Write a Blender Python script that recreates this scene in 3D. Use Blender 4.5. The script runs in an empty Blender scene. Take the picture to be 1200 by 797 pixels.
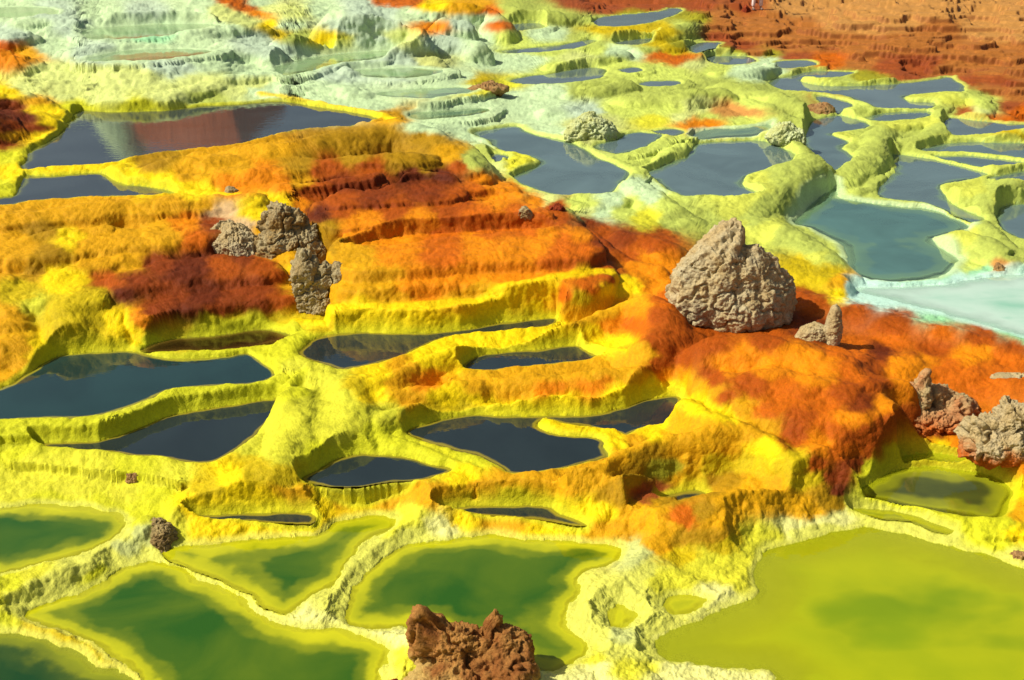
import bpy, bmesh, math, random
import numpy as np
from mathutils import Vector, Matrix

random.seed(7)
scene = bpy.context.scene
COL = scene.collection

# ------------------------------------------------------------------ camera
H_CAM, PITCH, FPX, CX, CY = 6.5, math.radians(22.0), 1450.0, 600.0, 398.5
CP, SP = math.cos(PITCH), math.sin(PITCH)

def place(u, v, z):
    """world point at height z that is seen at photo position (u, v)"""
    u = np.asarray(u, dtype=np.float64); v = np.asarray(v, dtype=np.float64); z = np.asarray(z, dtype=np.float64)
    a = (u - CX) / FPX; b = (CY - v) / FPX
    dx = a; dy = CP + b * SP; dz = -SP + b * CP
    t = (z - H_CAM) / dz
    return dx * t, dy * t

def seen(x, y, z):
    zz = z - H_CAM
    fw = y * CP - zz * SP; up = y * SP + zz * CP
    fw = np.maximum(fw, 0.05)
    return CX + FPX * x / fw, CY - FPX * up / fw

cam_d = bpy.data.cameras.new('camera'); cam = bpy.data.objects.new('camera', cam_d); COL.objects.link(cam)
cam.location = (0, 0, H_CAM); cam.rotation_euler = (math.radians(90) - PITCH, 0, 0)
cam_d.sensor_width = 36; cam_d.lens = 36 * FPX / 1200.0; cam_d.clip_end = 5000; cam_d.clip_start = .05
scene.camera = cam

# ------------------------------------------------------------------ noise
_rng = np.random.RandomState(11)
_perm = _rng.permutation(256).astype(np.int32); _perm = np.concatenate([_perm, _perm])
_g = _rng.normal(size=(256, 3)); _g = (_g / np.linalg.norm(_g, axis=1)[:, None]).astype(np.float32)

def perlin(x, y, z):
    x = np.asarray(x, np.float32); y = np.asarray(y, np.float32); z = np.asarray(z, np.float32)
    xi = np.floor(x).astype(np.int32); yi = np.floor(y).astype(np.int32); zi = np.floor(z).astype(np.int32)
    xf = x - xi; yf = y - yi; zf = z - zi
    xi &= 255; yi &= 255; zi &= 255
    f = lambda t: t * t * t * (t * (t * 6 - 15) + 10)
    uu, vv, ww = f(xf), f(yf), f(zf)
    def gd(i, j, k):
        h = _perm[(_perm[(_perm[(xi + i) & 255] + yi + j) & 255] + zi + k) & 255]
        g = _g[h]
        return g[..., 0] * (xf - i) + g[..., 1] * (yf - j) + g[..., 2] * (zf - k)
    x00 = gd(0,0,0); x00 = x00 + uu * (gd(1,0,0) - x00)
    x10 = gd(0,1,0); x10 = x10 + uu * (gd(1,1,0) - x10)
    y0 = x00 + vv * (x10 - x00)
    x01 = gd(0,0,1); x01 = x01 + uu * (gd(1,0,1) - x01)
    x11 = gd(0,1,1); x11 = x11 + uu * (gd(1,1,1) - x11)
    y1 = x01 + vv * (x11 - x01)
    return (y0 + ww * (y1 - y0)) * 1.6

def fbm(x, y, z, f, oct=4, gain=.5):
    s = 0; a = 1; t = 0
    for o in range(oct):
        s = s + a * perlin(x * f + 13.7 * o, y * f + 7.1 * o, z * f + 3.3 * o); t += a; a *= gain; f *= 2.03
    return s / t

def billow(x, y, z, f, oct=3, gain=.5):
    s = 0; a = 1; t = 0
    for o in range(oct):
        s = s + a * np.abs(perlin(x * f + 5.7 * o, y * f + 9.1 * o, z * f + 2.3 * o)); t += a; a *= gain; f *= 2.07
    return s / t

def sstep(a, b, x):
    t = np.clip((x - a) / (b - a), 0, 1)
    return t * t * (3 - 2 * t)

def smax(a, b, k):
    h = np.clip(.5 + .5 * (a - b) / k, 0, 1)
    return b + (a - b) * h + k * h * (1 - h)

def inside(px, py, poly):
    n = len(poly); r = np.zeros(px.shape, bool)
    j = n - 1
    for i in range(n):
        xi, yi = poly[i]; xj, yj = poly[j]
        c = ((yi > py) != (yj > py)) & (px < (xj - xi) * (py - yi) / ((yj - yi) if abs(yj - yi) > 1e-9 else 1e-9) + xi)
        r ^= c; j = i
    return r

def seg_dist(px, py, poly, closed=True):
    best = np.full(px.shape, 1e9); n = len(poly)
    for i in range(n if closed else n - 1):
        ax, ay = poly[i]; bx, by = poly[(i + 1) % n]
        ex, ey = bx - ax, by - ay; L = ex * ex + ey * ey + 1e-12
        t = np.clip(((px - ax) * ex + (py - ay) * ey) / L, 0, 1)
        best = np.minimum(best, (px - ax - t * ex) ** 2 + (py - ay - t * ey) ** 2)
    return np.sqrt(best)

def smooth_poly(p, closed=True, n=3):
    """Catmull-Rom resampling of a hand-measured outline"""
    p = np.array(p, float); m = len(p); out = []
    for i in range(m if closed else m - 1):
        p0 = p[(i - 1) % m] if closed or i > 0 else p[i]
        p1 = p[i]; p2 = p[(i + 1) % m]
        p3 = p[(i + 2) % m] if closed or i + 2 < m else p[min(i + 1, m - 1)]
        for k in range(n):
            t = k / n
            out.append(.5 * (2 * p1 + (p2 - p0) * t + (2 * p0 - 5 * p1 + 4 * p2 - p3) * t * t + (3 * p1 - p0 - 3 * p2 + p3) * t ** 3))
    if not closed: out.append(p[-1])
    return np.array(out)

# ------------------------------------------------------------------ measured places: pools
# name: (water level, kind, lip height, outline as it lies in the landscape)
POOLS = [
 (1.20,'mirror',.06,[(30,199),(37,177),(67,160),(83,140),(97,130),(133,131),(187,130),(233,125),(293,121),(330,119),(367,125),(400,130),(430,134),(448,140),(420,147),(400,150),(334,157),(284,169),(217,178),(165,184),(140,190),(100,195),(67,196)]),
 (1.17,'mirror',.05,[(-60,245),(0,243),(33,237),(100,231),(170,230),(205,228),(190,222),(150,216),(125,206),(105,203),(60,206),(30,205),(24,215),(20,228),(0,231),(-60,235)]),
 (.85,'teal',.06,[(553,155),(577,150),(607,148),(627,157),(653,163),(677,170),(700,183),(720,192),(737,202),(730,213),(717,227),(683,230),(643,227),(607,213),(603,207),(633,193),(630,188),(613,182),(587,177),(567,163)]),
 (.87,'far',.04,[(573,180),(590,181),(597,186),(583,195),(578,190)]),
 (.75,'teal',.05,[(758,201),(790,190),(803,182),(815,168),(850,166),(887,164),(912,170),(932,181),(927,193),(900,200),(873,208),(870,219),(892,228),(860,233),(830,230),(800,229),(783,221),(767,210)]),
 (.80,'shal',.03,[(808,160),(830,152),(870,150),(905,147),(890,158),(850,162),(815,163)]),
 (.60,'teal',.04,[(944,157),(950,144),(977,135),(1000,139),(1020,145),(1013,153),(973,157),(997,166),(987,174),(1000,187),(987,197),(973,204),(963,197),(953,184),(943,170)]),
 (.62,'teal',.03,[(1013,138),(1040,132),(1075,130),(1092,132),(1085,138),(1050,142),(1030,143)]),
 (.66,'far',.03,[(900,97),(920,90),(945,84),(975,83),(1000,85),(985,90),(947,92),(940,96),(967,101),(1020,100),(1067,97),(1095,93),(1117,91),(1132,106),(1110,108),(1075,110),(1062,114),(1066,119),(1098,121),(1092,127),(1060,127),(1030,127),(1010,119),(985,112),(950,108),(920,106)]),
 (.64,'far',.03,[(953,112),(980,115),(1000,121),(990,129),(980,133),(967,124)]),
 (.55,'far',.04,[(1114,138),(1140,141),(1180,145),(1230,147),(1230,152),(1167,157),(1140,159),(1112,159),(1108,149)]),
 (.48,'teal',.03,[(1078,177),(1095,170),(1134,167),(1250,170),(1250,187),(1200,185),(1160,180),(1120,179)]),
 (.46,'teal',.03,[(1092,183),(1120,183),(1160,184),(1200,189),(1250,191),(1198,194),(1165,197),(1145,195),(1120,189)]),
 (.43,'teal',.03,[(1047,181),(1084,185),(1117,192),(1150,201),(1160,206),(1134,211),(1100,217),(1108,228),(1120,240),(1150,255),(1146,264),(1120,253),(1098,244),(1067,236),(1030,231),(1038,214),(1050,198),(1042,189)]),
 (.40,'teal2',.03,[(930,260),(973,221),(987,232),(1034,239),(1084,245),(1120,256),(1138,268),(1105,276),(1092,282),(1118,302),(1120,313),(1100,325),(1060,330),(1020,328),(994,316),(990,299),(980,284),(952,268)]),
 (.38,'teal',.04,[(1175,245),(1200,238),(1250,238),(1250,285),(1195,280),(1168,262)]),
 (.42,'teal',.04,[(1165,208),(1200,200),(1250,200),(1250,222),(1190,225),(1160,212)]),
 (.385,'milkt',.01,[(1000,339),(1060,336),(1110,333),(1150,326),(1250,326),(1250,408),(1200,394),(1150,379),(1100,365),(1040,351)]),
 # small far pools
 (1.35,'far',.03,[(590,29),(625,27),(640,31),(610,36),(588,34)]),
 (1.16,'far',.03,[(583,60),(620,56),(660,52),(690,47),(700,49),(670,57),(630,62),(595,63)]),
 (1.02,'far',.03,[(597,95),(613,90),(650,85),(687,79),(713,82),(700,92),(650,98),(615,99)]),
 (1.25,'far',.02,[(695,27),(710,19),(770,14),(785,10),(800,12),(775,23),(740,30),(700,31)]),
 (.98,'far',.03,[(750,97),(770,94),(795,95),(790,101),(760,102)]),
 (1.12,'far',.03,[(720,50),(750,46),(770,45),(755,52),(730,53)]),
 (1.04,'far',.03,[(724,82),(745,79),(752,83),(735,86)]),
 (.88,'teal',.03,[(697,172),(720,163),(743,155),(775,158),(765,168),(740,178),(715,180)]),
 (1.02,'shal',.03,[(477,135),(510,130),(570,127),(565,133),(530,139),(490,141)]),
 (.80,'far',.02,[(830,66),(875,66),(885,73),(850,76),(828,72)]),
 (.77,'far',.02,[(912,72),(945,71),(955,76),(930,80),(910,79)]),
 (1.0,'far',.02,[(805,56),(820,50),(845,50),(838,56),(815,62)]),
 (.88,'far',.02,[(765,153),(790,151),(802,155),(785,160)]),
 # pale upper-left terraces, milky green shallows
 (2.0,'milk',.03,[(95,36),(150,30),(230,28),(265,33),(215,40),(160,45),(110,46)]),
 (1.85,'milk',.03,[(100,70),(140,60),(200,57),(250,60),(215,67),(160,72)]),
 (1.50,'milk',.03,[(320,80),(370,66),(440,60),(480,62),(440,70),(390,76),(350,88),(330,88)]),
 (1.35,'milk',.03,[(405,85),(450,80),(520,82),(500,90),(450,92)]),
 (2.15,'milk',.03,[(-40,12),(30,8),(70,12),(50,20),(-40,22)]),
 (1.22,'milk',.03,[(440,110),(500,103),(560,104),(540,110),(490,116)]),
 # middle pools
 (.48,'dark2',.05,[(-60,500),(-60,470),(0,455),(40,432),(66,417),(110,414),(154,412),(180,418),(214,421),(260,418),(294,414),(308,423),(322,434),(318,444),(284,452),(217,455),(174,469),(134,482),(93,489),(0,495)]),
 (.33,'dark',.05,[(40,520),(117,516),(167,499),(207,484),(260,476),(325,468),(332,479),(317,493),(294,513),(272,531),(254,541),(227,543),(184,536),(124,531),(75,526)]),
 (.50,'brown',.03,[(163,413),(187,401),(227,394),(267,390),(307,385),(336,391),(338,399),(300,407),(234,413),(190,414)]),
 (.59,'dark',.04,[(354,412),(364,398),(380,392),(405,390),(447,391),(500,391),(545,386),(580,381),(617,376),(648,372),(640,383),(587,389),(540,393),(502,403),(462,420),(405,433),(385,428),(362,421)]),
 (.54,'dark',.05,[(545,431),(560,419),(600,412),(647,408),(674,404),(690,412),(706,420),(684,423),(640,427),(600,431),(570,434)]),
 (.33,'dark',.05,[(474,507),(500,497),(550,487),(600,488),(650,487),(694,486),(734,477),(768,467),(797,465),(803,480),(818,492),(800,497),(754,502),(736,511),(724,507),(690,501),(660,497),(638,492),(630,500),(655,510),(690,514),(706,519),(706,525),(711,536),(680,542),(647,549),(600,554),(587,547),(560,534),(520,526),(490,517)]),
 (.31,'dark',.05,[(352,562),(372,548),(395,536),(430,531),(470,535),(520,545),(532,552),(500,561),(460,566),(410,570),(370,568)]),
 (.10,'dark',.03,[(512,600),(540,594),(567,592),(634,592),(656,603),(690,615),(667,616),(614,607),(550,603)]),
 (.12,'dark',.03,[(220,605),(260,603),(300,601),(364,599),(361,613),(300,611),(240,612)]),
 (.12,'dark',.02,[(770,587),(790,578),(815,574),(828,580),(812,587),(790,592)]),
 # front pools
 (.10,'green',.05,[(-70,598),(0,594),(67,594),(125,599),(144,612),(133,632),(93,648),(50,660),(0,671),(-70,690)]),
 (.04,'green',.05,[(188,646),(215,640),(260,636),(300,631),(340,629),(370,624),(395,610),(430,605),(462,605),(466,614),(440,628),(420,642),(404,662),(395,682),(367,698),(338,720),(310,711),(284,695),(240,674),(200,658)]),
 (0,'green',.04,[(30,725),(67,705),(105,690),(127,678),(140,664),(177,659),(217,666),(240,683),(274,694),(300,716),(334,732),(370,737),(400,735),(430,745),(455,762),(445,800),(450,860),(200,860),(160,790),(90,745)]),
 (-.02,'greend',.04,[(-70,745),(0,742),(20,745),(77,762),(117,780),(150,792),(165,860),(-70,860)]),
 (0,'green',.04,[(410,730),(412,700),(420,680),(440,660),(467,643),(500,635),(540,630),(574,626),(617,631),(660,634),(700,636),(727,642),(724,655),(700,666),(678,676),(676,696),(663,715),(666,732),(690,752),(688,768),(660,781),(627,783),(600,770),(560,750),(500,738),(450,735)]),
 (0,'olive',.04,[(768,752),(800,737),(834,722),(867,707),(888,690),(882,668),(890,647),(915,637),(950,628),(1000,620),(1034,622),(1067,628),(1134,645),(1200,668),(1280,690),(1280,870),(930,870),(905,795),(870,787),(834,780),(800,775),(775,775)]),
 (.02,'green',.03,[(715,715),(735,712),(745,725),(730,738),(716,732)]),
 (.02,'green',.03,[(780,700),(800,698),(830,703),(815,718),(790,725),(779,716)]),
 (.12,'olived',.05,[(1008,573),(1030,560),(1050,552),(1080,547),(1120,550),(1160,557),(1182,574),(1180,592),(1172,606),(1134,605),(1090,598),(1050,591),(1015,583)]),
 (.06,'slit',.03,[(1000,598),(1015,597),(1050,600),(1100,614),(1120,622),(1115,627),(1080,618),(1040,610),(1010,605)]),
 (.16,'olived',.03,[(1055,536),(1080,531),(1120,534),(1150,542),(1120,543),(1080,540),(1060,543)]),
]
DRY = [(1.12,[(400,292),(440,279),(520,272),(600,268),(652,270),(634,277),(580,281),(510,290),(450,297)]),
 (1.30,[(410,228),(470,208),(495,206),(490,214),(440,232)]),
 (.24,[(735,592),(760,572),(800,566),(835,572),(845,580),(800,592),(770,598)])]
# kind: (bed slope, max depth, rim colour, rim width m, deep water colour, shallow water colour, depth at which the bottom is lost)
KIND = {
 'far':   (.9,.5,'PL',.16,(.125,.175,.172),(.17,.24,.10),.12),
 'mirror':(.9,.5,'YG',.12,(.045,.058,.058),(.20,.22,.03),.12),
 'teal':  (.9,.5,'PL',.14,(.11,.168,.162),(.16,.25,.12),.12),
 'teal2': (.5,.5,'PG',.20,(.074,.165,.136),(.14,.25,.12),.20),
 'shal':  (.35,.14,'PG',.2,(.06,.15,.11),(.20,.30,.14),.20),
 'milkt': (.10,.05,'TW',.25,(.26,.50,.36),(.50,.66,.52),.05),
 'milk':  (.30,.08,'PG',.25,(.20,.42,.13),(.36,.50,.24),.18),
 'dark2': (1.3,.7,'YG',.10,(.014,.040,.036),(.34,.30,.02),.10),
 'dark':  (1.4,.7,'YG',.08,(.018,.028,.028),(.30,.24,.015),.09),
 'brown': (1.0,.4,'YG',.08,(.020,.010,.003),(.12,.07,.01),.14),  # red-brown reflection is put into the water's own colour
 'green': (1.3,.42,'LC',.10,(.026,.105,.006),(.54,.52,.008),.27),
 'greend':(1.1,.42,'LC',.10,(.012,.060,.012),(.30,.32,.008),.24),
 'slit':  (1.0,.40,'LC',.08,(.026,.090,.010),(.36,.36,.008),.24),
 'olive': (.10,.16,'LC',.10,(.19,.29,.003),(.36,.38,.003),.26),
 'olived':(.9,.40,'YG',.12,(.035,.050,.014),(.38,.39,.008),.20),
}

# ------------------------------------------------------------------ colours of the deposits (as they look in sun)
SR = {
 'Y':(238,206,4),'YG':(200,200,30),'LY':(210,206,48),'YO':(210,154,8),'OY':(166,126,10),'O':(222,132,4),'RO':(196,98,6),
 'DO':(164,76,6),'R':(130,56,8),'DR':(100,40,8),'B':(168,104,42),'BR':(150,74,30),'BD':(188,134,66),'PG':(190,214,158),'PW':(182,202,168),
 'PY':(204,214,122),'PL':(194,208,92),'LM':(172,184,82),'OL':(150,146,30),'T':(150,208,150),'TW':(190,228,206),'W':(222,220,128),
 'LC':(206,206,84),'TAN':(205,172,120),'YP':(196,202,78),'LN':(202,200,48),'GY':(186,192,110),'FY':(196,172,12),
}
def lin(c):
    c = np.array(c, float) / 255.0
    return np.where(c <= .04045, c / 12.92, ((c + .055) / 1.055) ** 2.4)
ALB = {k: np.clip(lin(v) * .86, .0012, .85) for k, v in SR.items()}

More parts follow.
